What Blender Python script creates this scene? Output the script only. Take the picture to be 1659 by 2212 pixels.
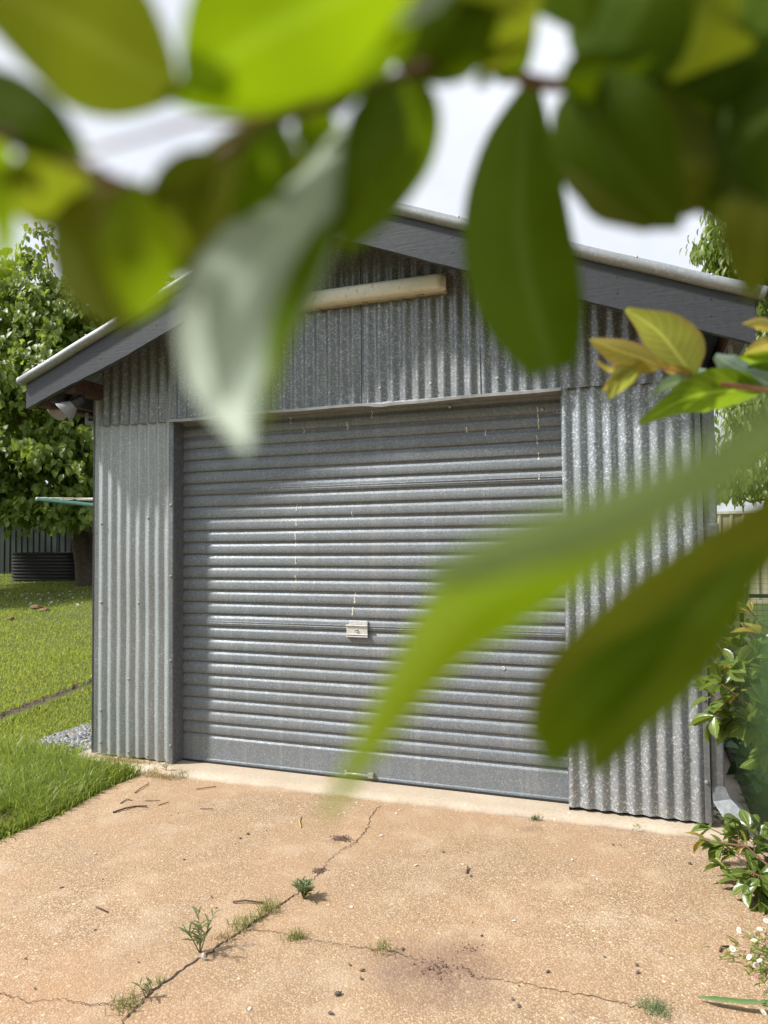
import bpy, math, random
import numpy as np
from mathutils import Vector, Matrix, Euler

random.seed(7); RNG = np.random.default_rng(7)
for o in list(bpy.data.objects): bpy.data.objects.remove(o)
SC = bpy.context.scene
COL = SC.collection
R = math.radians
PI = math.pi

# ------------------------------------------------------------------ camera
CAM = Vector((3.4894, -3.8716, 1.4181))
RT = Vector((0.94012433, 0.34067806, -0.01023224))
UP = Vector((0.02315609, -0.03389119, 0.99915724))
FW = Vector((-0.34004417, 0.93956897, 0.03975071))
cd = bpy.data.cameras.new('camera'); cam = bpy.data.objects.new('camera', cd); COL.objects.link(cam)
M3 = Matrix((RT, UP, -FW)).transposed()
cam.matrix_world = Matrix.Translation(CAM) @ M3.to_4x4()
cd.sensor_fit = 'HORIZONTAL'; cd.sensor_width = 26.0
cd.lens = 26.0 * 1535 / 1659
cd.clip_start = 0.02; cd.clip_end = 1500
cd.dof.use_dof = True; cd.dof.focus_distance = 4.0
cd.dof.aperture_fstop = cd.lens / 5.6          # a 5.6 mm wide opening
SC.camera = cam

# ------------------------------------------------------------------ light
SUN_EL, SUN_AZ = R(46), R(63)                    # azimuth: to the left of the wall's normal
to_sun = Vector((-math.sin(SUN_AZ) * math.cos(SUN_EL), -math.cos(SUN_AZ) * math.cos(SUN_EL), math.sin(SUN_EL)))
sl = bpy.data.lights.new('sun', 'SUN'); sl.energy = 5.0; sl.angle = R(4.5); sl.color = (1.0, 0.95, 0.87)
so = bpy.data.objects.new('sun', sl); COL.objects.link(so)
so.rotation_euler = to_sun.to_track_quat('Z', 'Y').to_euler(); so.location = (0, -4, 12)

W = bpy.data.worlds.new('World'); SC.world = W; W.use_nodes = True
wn = W.node_tree.nodes; wl = W.node_tree.links; wn.clear()
wo = wn.new('ShaderNodeOutputWorld')
sky = wn.new('ShaderNodeTexSky'); sky.sky_type = 'NISHITA'; sky.sun_disc = False
sky.sun_elevation = SUN_EL; sky.sun_rotation = PI + SUN_AZ; sky.air_density = 1.2; sky.dust_density = 3.0
b1 = wn.new('ShaderNodeBackground'); b1.inputs[1].default_value = 0.09; wl.new(sky.outputs[0], b1.inputs[0])
b2 = wn.new('ShaderNodeBackground'); b2.inputs[0].default_value = (0.90, 0.94, 1.02, 1); b2.inputs[1].default_value = 0.80
tc = wn.new('ShaderNodeTexCoord'); nz = wn.new('ShaderNodeTexNoise')
nz.inputs['Scale'].default_value = 2.6; nz.inputs['Detail'].default_value = 6; nz.inputs['Roughness'].default_value = 0.55
wl.new(tc.outputs['Generated'], nz.inputs['Vector'])
mr = wn.new('ShaderNodeMapRange'); mr.inputs[1].default_value = 0.28; mr.inputs[2].default_value = 0.62
mr.inputs[3].default_value = 0.7; mr.inputs[4].default_value = 1.0; wl.new(nz.outputs['Fac'], mr.inputs[0])
mx = wn.new('ShaderNodeMixShader'); wl.new(mr.outputs[0], mx.inputs[0]); wl.new(b1.outputs[0], mx.inputs[1]); wl.new(b2.outputs[0], mx.inputs[2])
wl.new(mx.outputs[0], wo.inputs[0])

SC.view_settings.view_transform = 'Standard'; SC.view_settings.look = 'None'
SC.view_settings.exposure = 0.48; SC.view_settings.gamma = 1.0; SC.view_settings.use_curve_mapping = False
SC.cycles.use_denoising = True; SC.cycles.adaptive_threshold = 0.02; SC.cycles.max_bounces = 5; SC.cycles.diffuse_bounces = 3; SC.cycles.glossy_bounces = 3; SC.cycles.transmission_bounces = 4; SC.cycles.transparent_max_bounces = 8
SC.cycles.sample_clamp_indirect = 6.0
SC.cycles.caustics_reflective = False; SC.cycles.caustics_refractive = False

# ------------------------------------------------------------------ where things are (photograph measured at 1659 x 2212)
def ray(x, y): return FW + RT * ((x - 829.5) / 1535) + UP * ((1106 - y) / 1535)
def at(x, y, d): return CAM + ray(x, y) * d
def on_wall(x, y, Y=0.0):
    r = ray(x, y); return CAM + r * ((Y - CAM.y) / r.y)
def on_floor(x, y, z=-0.025):
    r = ray(x, y); return CAM + r * ((z - CAM.z) / r.z)
def smooth(a, b, t):
    t = min(1, max(0, (t - a) / (b - a))); return t * t * (3 - 2 * t)
def terrain(x, y):
    k = 0.03 + 0.04 * (1 - smooth(-6, 3, x))
    return -0.05 + k * max(0.0, min(y, 12.0) - 0.4)

# ------------------------------------------------------------------ scene graph helpers
def tag(o, label=None, cat=None, group=None, kind=None):
    if label: o['label'] = label
    if cat: o['category'] = cat
    if group: o['group'] = group
    if kind: o['kind'] = kind
    return o
def empty(name, loc=(0, 0, 0), label=None, cat=None, group=None, rz=0):
    o = bpy.data.objects.new(name, None); COL.objects.link(o); o.location = loc; o.rotation_euler = (0, 0, rz)
    o.empty_display_size = 0.1
    return tag(o, label, cat, group)
def link(name, me, mat=None, parent=None):
    o = bpy.data.objects.new(name, me); COL.objects.link(o)
    if mat is not None and not me.materials: me.materials.append(mat)
    if parent is not None: o.parent = parent
    return o
def np_mesh(name, V, F, mat=None, sm=False, uv=None):
    V = np.asarray(V, np.float32); F = np.asarray(F, np.int32)
    me = bpy.data.meshes.new(name); n, k = F.shape
    me.vertices.add(len(V)); me.vertices.foreach_set('co', V.ravel())
    me.loops.add(n * k); me.loops.foreach_set('vertex_index', F.ravel())
    me.polygons.add(n); me.polygons.foreach_set('loop_start', np.arange(0, n * k, k, dtype=np.int32))
    if sm: me.polygons.foreach_set('use_smooth', np.ones(n, bool))
    me.update(calc_edges=True)
    if mat: me.materials.append(mat)
    return me

class MB:
    def __init__(s): s.v = []; s.f = []
    def add(s, vs, fs):
        n = len(s.v); s.v += [tuple(v) for v in vs]; s.f += [tuple(i + n for i in f) for f in fs]; return s
    def box(s, lo, hi, m=None):
        x0, y0, z0 = lo; x1, y1, z1 = hi
        vs = [(x0, y0, z0), (x1, y0, z0), (x1, y1, z0), (x0, y1, z0), (x0, y0, z1), (x1, y0, z1), (x1, y1, z1), (x0, y1, z1)]
        if m is not None: vs = [m @ Vector(v) for v in vs]
        return s.add(vs, [(0, 3, 2, 1), (4, 5, 6, 7), (0, 1, 5, 4), (1, 2, 6, 5), (2, 3, 7, 6), (3, 0, 4, 7)])
    def tube(s, pts, rad, n=8, cap=True):
        pts = [Vector(p) for p in pts]
        if not isinstance(rad, (list, tuple)): rad = [rad] * len(pts)
        t0 = (pts[1] - pts[0]).normalized(); a = t0.orthogonal().normalized(); rings = []
        for i, p in enumerate(pts):
            t = (pts[min(i + 1, len(pts) - 1)] - pts[max(i - 1, 0)]).normalized()
            a = (a - t * a.dot(t)).normalized(); b = t.cross(a)
            rings.append([p + (a * math.cos(2 * PI * k / n) + b * math.sin(2 * PI * k / n)) * rad[i] for k in range(n)])
        vs = [v for r_ in rings for v in r_]; fs = []
        for i in range(len(pts) - 1):
            for k in range(n):
                fs.append((i * n + k, i * n + (k + 1) % n, (i + 1) * n + (k + 1) % n, (i + 1) * n + k))
        if cap: fs += [tuple(range(n))[::-1], tuple(range((len(pts) - 1) * n, len(pts) * n))]
        return s.add(vs, fs)
    def lathe(s, prof, n=16, m=Matrix.Identity(4)):
        vs = []; fs = []
        for r_, z in prof:
            for k in range(n): vs.append(m @ Vector((r_ * math.cos(2 * PI * k / n), r_ * math.sin(2 * PI * k / n), z)))
        for i in range(len(prof) - 1):
            for k in range(n): fs.append((i * n + k, i * n + (k + 1) % n, (i + 1) * n + (k + 1) % n, (i + 1) * n + k))
        return s.add(vs, fs)
    def grid(s, rows):
        n = len(rows[0]); vs = [p for r_ in rows for p in r_]; fs = []
        for i in range(len(rows) - 1):
            for k in range(n - 1): fs.append((i * n + k, i * n + k + 1, (i + 1) * n + k + 1, (i + 1) * n + k))
        return s.add(vs, fs)
    def mesh(s, name, mat, sm=False):
        me = bpy.data.meshes.new(name); me.from_pydata([tuple(v) for v in s.v], [], s.f)
        if sm: me.polygons.foreach_set('use_smooth', [True] * len(me.polygons))
        if mat: me.materials.append(mat)
        me.update(); return me
    def build(s, name, mat, parent=None, sm=False, bevel=0):
        o = link(name, s.mesh(name, mat, sm), None, parent)
        if bevel:
            b = o.modifiers.new('bevel', 'BEVEL'); b.width = bevel; b.segments = 2; b.limit_method = 'ANGLE'
        return o
def aim(p, d, roll=0.0):
    d = Vector(d).normalized(); q = d.to_track_quat('Z', 'Y')
    return Matrix.Translation(p) @ q.to_matrix().to_4x4() @ Matrix.Rotation(roll, 4, 'Z')

# ------------------------------------------------------------------ materials
class NT:
    def __init__(s, name):
        s.m = bpy.data.materials.new(name); s.m.use_nodes = True; s.t = s.m.node_tree; s.n = s.t.nodes; s.l = s.t.links; s.n.clear()
        s.out = s.n.new('ShaderNodeOutputMaterial')
    def node(s, kind, **kw):
        nd = s.n.new('ShaderNode' + kind)
        for k, v in kw.items():
            if k.startswith('i_'):
                key = k[2:].replace('_', ' ')
                s.set(nd.inputs[key], v)
            else: setattr(nd, k, v)
        return nd
    def set(s, sock, v):
        if hasattr(v, 'links') or isinstance(v, bpy.types.NodeSocket): s.l.new(v, sock)
        else: sock.default_value = v
    def pos(s):
        return s.node('NewGeometry').outputs['Position']
    def obj(s):
        return s.node('TexCoord').outputs['Object']
    def scale(s, v, sc):
        nd = s.node('VectorMath', operation='MULTIPLY'); s.l.new(v, nd.inputs[0]); nd.inputs[1].default_value = sc; return nd.outputs[0]
    def noise(s, v, scale, detail=4, rough=0.55):
        nd = s.node('TexNoise'); s.l.new(v, nd.inputs['Vector']); nd.inputs['Scale'].default_value = scale
        nd.inputs['Detail'].default_value = detail; nd.inputs['Roughness'].default_value = rough; return nd.outputs['Fac']
    def voro(s, v, scale, out='Color', feature='F1'):
        nd = s.node('TexVoronoi', feature=feature); s.l.new(v, nd.inputs['Vector']); nd.inputs['Scale'].default_value = scale
        return nd.outputs[out]
    def sep(s, c, ch=0):
        nd = s.node('SeparateColor'); s.l.new(c, nd.inputs[0]); return nd.outputs[ch]
    def ramp(s, fac, stops, interp='LINEAR'):
        nd = s.node('ValToRGB'); cr = nd.color_ramp; cr.interpolation = interp
        while len(cr.elements) < len(stops): cr.elements.new(0.5)
        for e, (p, c) in zip(cr.elements, stops):
            e.position = p; e.color = (c[0], c[1], c[2], 1) if not isinstance(c, (int, float)) else (c, c, c, 1)
        s.l.new(fac, nd.inputs[0]); return nd.outputs[0]
    def mix(s, fac, a, b, blend='MIX'):
        nd = s.node('Mix', data_type='RGBA', blend_type=blend)
        s.set(nd.inputs[0], fac); 
        for sock, v in ((nd.inputs[6], a), (nd.inputs[7], b)):
            s.set(sock, v if not isinstance(v, tuple) else (v[0], v[1], v[2], 1))
        return nd.outputs[2]
    def math(s, op, a, b=0.0):
        nd = s.node('Math', operation=op); s.set(nd.inputs[0], a); s.set(nd.inputs[1], b); return nd.outputs[0]
    def rng(s, v, a, b, c=0.0, d=1.0):
        nd = s.node('MapRange'); s.set(nd.inputs[0], v)
        for i, q in enumerate((a, b, c, d)): nd.inputs[i + 1].default_value = q
        return nd.outputs[0]
    def bump(s, h, strength=0.3, dist=0.01):
        nd = s.node('Bump'); s.l.new(h, nd.inputs['Height']); nd.inputs['Strength'].default_value = strength
        nd.inputs['Distance'].default_value = dist; return nd.outputs[0]
    def prin(s, color, rough=0.5, metal=0.0, normal=None, spec=0.5, coat=0.0):
        p = s.node('BsdfPrincipled')
        s.set(p.inputs['Base Color'], color if not isinstance(color, tuple) else (color[0], color[1], color[2], 1))
        s.set(p.inputs['Roughness'], rough); s.set(p.inputs['Metallic'], metal)
        p.inputs['Specular IOR Level'].default_value = spec
        if coat: p.inputs['Coat Weight'].default_value = coat; p.inputs['Coat Roughness'].default_value = 0.2
        if normal is not None: s.l.new(normal, p.inputs['Normal'])
        return p
    def done(s, sh): s.l.new(sh.outputs[0], s.out.inputs[0]); return s.m

def mat_plain(name, c, rough=0.6, metal=0.0, var=0.25, scale=20, bump=0.0):
    t = NT(name); n = t.noise(t.pos(), scale)
    col = t.mix(t.rng(n, 0.3, 0.7), tuple(x * (1 - var) for x in c), tuple(min(1, x * (1 + var)) for x in c))
    nb = t.bump(n, bump, 0.01) if bump else None
    return t.done(t.prin(col, rough, metal, nb))

def mat_galv(name, cell=120, dark=(.14, .15, .165), mid=(.27, .285, .30), lite=(.66, .69, .72), metal=0.72, rough=0.40, dirt=0.0, flecks=0.86):
    t = NT(name); p = t.pos()
    wob = t.node('VectorMath', operation='ADD'); nn = t.node('TexNoise'); t.l.new(p, nn.inputs['Vector']); nn.inputs['Scale'].default_value = cell * .7
    sc = t.scale(nn.outputs['Color'], (.008,) * 3); t.l.new(p, wob.inputs[0]); t.l.new(sc, wob.inputs[1])
    v = t.sep(t.voro(wob.outputs[0], cell), 0); v2 = t.sep(t.voro(wob.outputs[0], cell * .45), 1)
    col = t.ramp(v, [(0.0, dark), (0.55, mid), (flecks - .06, mid), (flecks, lite)])
    col = t.mix(t.rng(v2, 0, 1, 0, .35), col, tuple(x * .8 for x in dark))
    big = t.noise(p, 2.3, 5); col = t.mix(t.rng(big, .35, .75, 0, .38), col, (.20, .20, .19))
    st = t.noise(t.scale(p, (26, 26, .9)), 1.0, 3); col = t.mix(t.rng(st, .5, .8, 0, .3), col, (.45, .45, .44))
    if dirt:
        z = t.node('SeparateXYZ'); t.l.new(p, z.inputs[0])
        nz_ = t.math('ADD', z.outputs[2], t.math('MULTIPLY', t.math('SUBTRACT', t.noise(p, 9, 4), .5), .22))
        col = t.mix(t.rng(nz_, 0.0, .22, dirt, 0), col, (.40, .33, .22))
    oi = t.node('ObjectInfo'); col = t.mix(t.rng(oi.outputs['Random'], 0, 1, 0, .22), col, tuple(x * .55 for x in mid))
    ro = t.math('ADD', t.rng(v, 0, 1, rough + .08, rough - .06), t.rng(big, .3, .7, -.05, .07))
    nb = t.bump(t.math('ADD', t.math('MULTIPLY', v, .12), t.math('MULTIPLY', t.noise(p, 3.5, 2), 2.2)), .22, .008)
    return t.done(t.prin(col, ro, metal, nb))

def mat_leaf(name, ca, cb, trans=0.35, tcol=(.30, .48, .05), rough=0.4, spec=0.4, vein=False, edge=None):
    t = NT(name); g = t.node('NewGeometry'); oi = t.node('ObjectInfo')
    r_ = t.math('FRACT', t.math('ADD', g.outputs['Random Per Island'], oi.outputs['Random']))
    col = t.mix(r_, ca, cb); tc_ = t.mix(r_, tcol, tuple(x * .75 for x in tcol))
    n = t.noise(t.pos(), 60, 3); tc_ = t.mix(t.rng(n, .3, .7, 0, .3), tc_, tuple(x * .6 for x in tcol)); col = t.mix(t.rng(n, .35, .7, 0, .35), col, tuple(x * .7 for x in ca))
    if vein:
        ua = t.node('Attribute', attribute_name='leaf_uv'); sp = t.node('SeparateXYZ'); t.l.new(ua.outputs['Vector'], sp.inputs[0])
        au = t.math('ABSOLUTE', sp.outputs[0])
        mid = t.rng(au, .03, .10, 1, 0)
        ph = t.math('SUBTRACT', t.math('MULTIPLY', sp.outputs[1], 9.0), t.math('MULTIPLY', au, 2.2))
        side = t.rng(t.math('ABSOLUTE', t.math('SUBTRACT', t.math('FRACT', ph), .5)), .0, .09, .55, 0)
        vv = t.math('MAXIMUM', mid, side) if vein is True else t.math('MULTIPLY', t.rng(au, .0, .16, 1, 0), .35)
        col = t.mix(vv, col, tuple(min(1, x * 1.7 + .05) for x in cb)); tc_ = t.mix(vv, tc_, tuple(min(1, x * 1.3 + .03) for x in tcol))
        if edge: 
            e = t.rng(au, .72, 1.0, 0, .8); col = t.mix(e, col, edge); tc_ = t.mix(e, tc_, edge)
    p = t.prin(col, rough, 0, None, spec)
    tr = t.node('BsdfTranslucent'); t.l.new(tc_, tr.inputs[0])
    ms = t.node('MixShader'); ms.inputs[0].default_value = trans
    t.l.new(p.outputs[0], ms.inputs[1]); t.l.new(tr.outputs[0], ms.inputs[2])
    return t.done(ms)

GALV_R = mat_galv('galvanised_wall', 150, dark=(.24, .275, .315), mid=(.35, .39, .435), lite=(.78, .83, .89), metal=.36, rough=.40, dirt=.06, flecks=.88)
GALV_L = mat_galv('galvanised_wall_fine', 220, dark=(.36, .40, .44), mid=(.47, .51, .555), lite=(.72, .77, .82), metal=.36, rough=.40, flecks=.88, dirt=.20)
GALV_G = mat_galv('galvanised_gable_shade', 160, dark=(.17, .19, .215), mid=(.26, .285, .315), lite=(.52, .56, .60), metal=.40, rough=.40, dirt=0, flecks=.87)  # darker copy of the wall metal, eave shade put into the gable's colour
GALV_D = mat_galv('galvanised_door', 240, dark=(.17, .197, .228), mid=(.23, .26, .295), lite=(.38, .415, .455), metal=.30, rough=.55, flecks=.88)
GALV_P = mat_galv('galvanised_trim', 80, dark=(.18, .20, .225), mid=(.22, .24, .268), lite=(.29, .31, .335), metal=.6, rough=.5, flecks=.8)
GALV_ROLL = mat_galv('galvanised_roll', 90, dark=(.30, .33, .36), mid=(.345, .375, .405), lite=(.42, .445, .47), metal=.3, rough=.5, flecks=.8)
STEEL = mat_plain('bare_steel', (.66, .66, .66), .38, .35, .15, 60)
SCREW = mat_plain('screw_zinc', (.45, .45, .44), .4, .6, .2, 200)
DARKM = mat_plain('black_plastic', (.025, .027, .03), .45, 0, .2)
WIREM = mat_plain('black_wire', (.03, .03, .032), .5, .3, .2)
PURLIN = mat_plain('old_timber', (.065, .036, .027), .8, 0, .4, 30, .3)

t = NT('grey_painted_timber'); p = t.pos()
gr = t.noise(t.scale(p, (5, 90, 90)), 1.0, 5, .65); g2 = t.noise(p, 38, 4)
col = t.mix(t.rng(g2, .3, .7), (.042, .047, .056), (.056, .061, .071))
BARGE = t.done(t.prin(col, .42, 0, t.bump(t.math('ADD', gr, t.math('MULTIPLY', g2, .5)), .35, .004), .45))

t = NT('yellowed_plastic'); p = t.pos()
n1 = t.noise(t.scale(p, (60, 60, 22)), 1.0, 4); n2 = t.noise(p, 14, 4)
col = t.mix(t.rng(n2, .3, .7), (.72, .73, .63), (.82, .82, .72))
col = t.mix(t.rng(n1, .60, .66, 0, .40), col, (.33, .25, .14)); col = t.mix(t.rng(t.noise(t.scale(p, (90, 90, 30)), 1.0, 2), .68, .72, 0, .7), col, (.85, .82, .72))
DIFFUSER = t.done(t.prin(col, .32, 0, None, .5))
LAMPW = mat_plain('grey_white_enamel', (.28, .28, .29), .4, 0, .1)
LAMPIN = mat_plain('cream_reflector', (.85, .70, .42), .4, 0, .08)

# exposed aggregate driveway
stains = [((935, 2098), .27, .20, .85), ((1015, 2048), .11, .09, .6), ((738, 1812), .05, .05, .7), ((690, 1880), .03, .05, .6), ((1150, 1790), .06, .05, .45), ((400, 2080), .5, .3, .10)]
t = NT('exposed_aggregate'); p = t.pos()
wob = t.node('VectorMath', operation='ADD'); nn = t.node('TexNoise'); t.l.new(p, nn.inputs['Vector']); nn.inputs['Scale'].default_value = 160
t.l.new(p, wob.inputs[0]); t.l.new(t.scale(nn.outputs['Color'], (.006,) * 3), wob.inputs[1])
vn = t.node('TexVoronoi', feature='F1'); t.l.new(wob.outputs[0], vn.inputs['Vector']); vn.inputs['Scale'].default_value = 150
vr = t.sep(vn.outputs['Color'], 0); vg = t.sep(vn.outputs['Color'], 1)
col = t.ramp(vr, [(0, (.21, .15, .105)), (.14, (.37, .26, .165)), (.5, (.47, .335, .215)), (.8, (.55, .42, .285)), (.94, (.66, .56, .43)), (1, (.60, .55, .50))])
grout = t.rng(vn.outputs['Distance'], .28, .62, 0, .9)
col = t.mix(grout, col, (.215, .14, .085))
v2n = t.node('TexVoronoi', feature='F1'); t.l.new(wob.outputs[0], v2n.inputs['Vector']); v2n.inputs['Scale'].default_value = 34
pk = t.math('MULTIPLY', t.rng(t.sep(v2n.outputs['Color'], 0), .80, .82, 0, 1), t.rng(v2n.outputs['Distance'], .18, .26, 1, 0))
col = t.mix(pk, col, t.ramp(t.sep(v2n.outputs['Color'], 1), [(0, (.10, .10, .11)), (.35, (.25, .17, .13)), (.5, (.65, .48, .22)), (.8, (.70, .60, .42)), (1, (.5, .3, .18))]))
b1_ = t.noise(p, 1.3, 6, .6); b2_ = t.noise(p, 4.5, 6, .65); b3_ = t.noise(p, .55, 3)
col = t.mix(t.rng(b1_, .42, .66, 0, .5), col, (.43, .275, .155)); col = t.mix(t.rng(b2_, .50, .75, 0, .5), col, (.58, .47, .35))
col = t.mix(t.rng(b3_, .38, .62, 0, .30), col, (.33, .225, .14)); col = t.mix(t.rng(t.noise(t.scale(p, (5, .8, 1)), 1.0, 4), .55, .75, 0, .22), col, (.27, .20, .14))
sx = t.node('SeparateXYZ'); t.l.new(p, sx.inputs[0])
col = t.mix(t.rng(t.math('ADD', sx.outputs[1], t.math('MULTIPLY', b2_, .5)), -1.5, -2.2, 0, .22), col, (.38, .19, .10))
wn_ = t.node('TexNoise'); t.l.new(p, wn_.inputs['Vector']); wn_.inputs['Scale'].default_value = 9; wn_.inputs['Detail'].default_value = 6
warp = t.node('VectorMath', operation='ADD'); t.l.new(p, warp.inputs[0])
wv = t.node('VectorMath', operation='SUBTRACT'); t.l.new(wn_.outputs['Color'], wv.inputs[0]); wv.inputs[1].default_value = (.5, .5, .5)
t.l.new(t.scale(wv.outputs[0], (.28, .28, 0)), warp.inputs[1])
ns90 = t.rng(t.noise(p, 90, 2), .3, .55, .35, 1)
for (px, py), ax, ay, amt in stains:
    c = on_floor(px, py)
    d = t.node('VectorMath', operation='SUBTRACT'); t.l.new(warp.outputs[0], d.inputs[0]); d.inputs[1].default_value = c
    ln = t.node('VectorMath', operation='LENGTH'); t.l.new(t.scale(d.outputs[0], (1 / ax, 1 / ay, 1 / max(ax, ay))), ln.inputs[0])
    m_ = t.math('MULTIPLY', t.rng(ln.outputs['Value'], .25, 1.15, amt, 0), ns90)
    col = t.mix(m_, col, (.17, .105, .08))
hh = t.math('ADD', t.rng(vn.outputs['Distance'], 0, .8, 1, 0), t.math('MULTIPLY', pk, .6))
DRIVE = t.done(t.prin(col, .8, 0, t.bump(hh, .45, .0035), .3))

t = NT('pale_slab_concrete'); p = t.pos(); n1 = t.noise(p, 3.2, 6, .6); n2 = t.noise(p, 60, 4)
col = t.mix(t.rng(n1, .3, .7), (.40, .33, .25), (.50, .43, .345)); col = t.mix(t.rng(n2, .45, .7, 0, .4), col, (.30, .22, .15))
col = t.mix(t.rng(t.noise(p, 17, 3), .68, .74, 0, .6), col, (.68, .64, .58))
col = t.mix(t.rng(t.noise(t.scale(p, (3.1, 2, 1)), 1.6, 3), .60, .72, 0, .5), col, (.42, .22, .10))
SLAB = t.done(t.prin(col, .8, 0, t.bump(n2, .35, .004), .3))

t = NT('lawn_soil'); p = t.pos(); n1 = t.noise(p, 1.1, 5); n2 = t.noise(p, 26, 5)
col = t.mix(t.rng(n1, .35, .65), (.055, .085, .02), (.085, .10, .03)); col = t.mix(t.rng(n2, .5, .7, 0, .6), col, (.10, .075, .035))
LAWN = t.done(t.prin(col, .9, 0, t.bump(n2, .6, .02), .2))
SOIL = mat_plain('dark_soil', (.085, .06, .042), .95, 0, .45, 40, .7)
DRYM = mat_leaf('dry_grass', (.42, .31, .15), (.56, .44, .25), .25, (.5, .4, .2), .7, .2)
CRACKM = mat_plain('crack_dirt', (.055, .038, .027), .95, 0, .5, 120, .4)
STONED = mat_plain('dark_stone', (.12, .095, .08), .7, 0, .4, 90, .3)
STONEL = mat_plain('pale_stone', (.55, .52, .48), .7, 0, .2, 90, .3)
STONEB = mat_plain('blue_grey_gravel', (.22, .235, .26), .75, 0, .45, 60, .3)
TWIGM = mat_plain('dry_twig', (.105, .062, .045), .85, 0, .4, 120, .4)
BARK = mat_plain('bark', (.085, .062, .045), .9, 0, .45, 25, .9)
STEMM = mat_plain('shrub_stem', (.155, .075, .045), .6, 0, .35, 80, .3)
PINK = mat_plain('pink_stem', (.42, .17, .12), .5, 0, .25, 60)
GRASSM = mat_leaf('grass_blade', (.18, .245, .035), (.32, .36, .08), .42, (.60, .68, .11), .45, .35)
GRASST = mat_leaf('tall_grass_blade', (.11, .19, .025), (.27, .33, .075), .42, (.50, .60, .09), .4, .4)
TREEL = mat_leaf('tree_leaf', (.10, .155, .024), (.19, .25, .045), .42, (.44, .56, .07), .42, .4)
TREER = mat_leaf('drooping_tree_leaf', (.10, .155, .024), (.18, .24, .045), .42, (.42, .55, .07), .4, .45)
SHRUBL = mat_leaf('shrub_leaf', (.075, .13, .024), (.16, .22, .045), .32, (.34, .46, .07), .28, .5, True)
SHRUBY = mat_leaf('young_shrub_leaf', (.30, .30, .06), (.42, .38, .09), .42, (.60, .55, .10), .35, .45, True, (.50, .25, .10))
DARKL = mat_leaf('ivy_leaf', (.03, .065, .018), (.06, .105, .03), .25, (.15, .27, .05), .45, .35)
FG_D = mat_leaf('foreground_leaf', (.046, .088, .003), (.054, .098, .004), .48, (.22, .34, .003), .6, .1, 'mid')
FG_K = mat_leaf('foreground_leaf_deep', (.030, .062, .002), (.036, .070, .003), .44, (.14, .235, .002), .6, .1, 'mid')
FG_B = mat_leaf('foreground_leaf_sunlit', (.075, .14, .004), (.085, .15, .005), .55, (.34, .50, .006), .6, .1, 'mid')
FG_O = mat_leaf('foreground_leaf_olive', (.070, .092, .007), (.080, .102, .009), .48, (.28, .34, .014), .6, .1, 'mid')
FG_P = mat_leaf('foreground_leaf_sky_glare', (.40, .485, .41), (.44, .52, .44), .24, (.42, .55, .30), .55, .3, 'mid')  # pale base colour stands in for sky glare on the leaf
FG_M = mat_leaf('foreground_leaf_mid', (.058, .108, .003), (.066, .118, .004), .5, (.28, .42, .004), .6, .1, 'mid')
WEEDM = mat_leaf('weed_leaf', (.15, .20, .09), (.24, .29, .15), .3, (.36, .44, .16), .5, .3)
STRAPM = mat_leaf('strap_leaf', (.13, .24, .08), (.16, .28, .10), .25, (.3, .45, .1), .35, .4)
PETAL = mat_leaf('petal', (.78, .78, .76), (.84, .83, .82), .3, (.8, .8, .78), .6, .2)
PETALP = mat_leaf('pink_petal', (.55, .24, .26), (.65, .33, .32), .3, (.6, .3, .3), .6, .2)
YELLOW = mat_plain('flower_centre', (.75, .48, .05), .7, 0, .2, 300)
FENCEG = mat_plain('dark_green_steel', (.012, .021, .017), .5, .0, .15, 3)
FENCEC = mat_plain('cream_steel', (.46, .42, .30), .5, .0, .08, 3)
TANKM = mat_plain('black_steel', (.007, .008, .010), .85, .0, .2, 3)
LINEG = mat_plain('green_powder_coat', (.02, .10, .085), .4, .1, .15, 10)

# ------------------------------------------------------------------ ground
def sheet(name, x0, x1, y0, y1, nx, ny, zf, mat, parent=None):
    xs = np.linspace(x0, x1, nx + 1); ys = np.linspace(y0, y1, ny + 1)
    return MB().grid([[(x, y, zf(x, y)) for x in xs] for y in ys]).build(name, mat, parent, True)
def gz(x, y):
    return terrain(x, y) + .006 * math.sin(3.1 * x + 1.3 * y) + .005 * math.sin(5.3 * y - 2.1 * x)
xs = np.concatenate([np.linspace(-400, -20, 8), np.linspace(-18, 12, 61), np.linspace(14, 400, 8)])
ys = np.concatenate([np.linspace(-400, -12, 8), np.linspace(-10, 14, 61), np.linspace(17, 400, 8)])
g = MB().grid([[(x, y, (gz(x, y) if abs(x) < 19 and abs(y) < 15 else terrain(x, y)) - (.10 if (-.2 < x < 4.4 and y < 5.9) else 0)) for x in xs] for y in ys]).build('ground', LAWN, None, True)
tag(g, kind='structure')
def drive_edge(y): return .535 + .035 * math.sin(2.3 * y) + .02 * math.sin(7.1 * y + 1)
rows = []
for y in np.linspace(-14, -.118, 90):
    e = drive_edge(y); rows.append([(e, y, -.16), (e + .006, y, -.031)] + [(e + .015 + (4.22 - e) * k / 12, y, -.025 + .002 * math.sin(9 * y + k)) for k in range(13)] + [(4.24, y, -.16)])
o = MB().grid(rows).build('driveway', DRIVE, None, True); tag(o, kind='structure')
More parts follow.
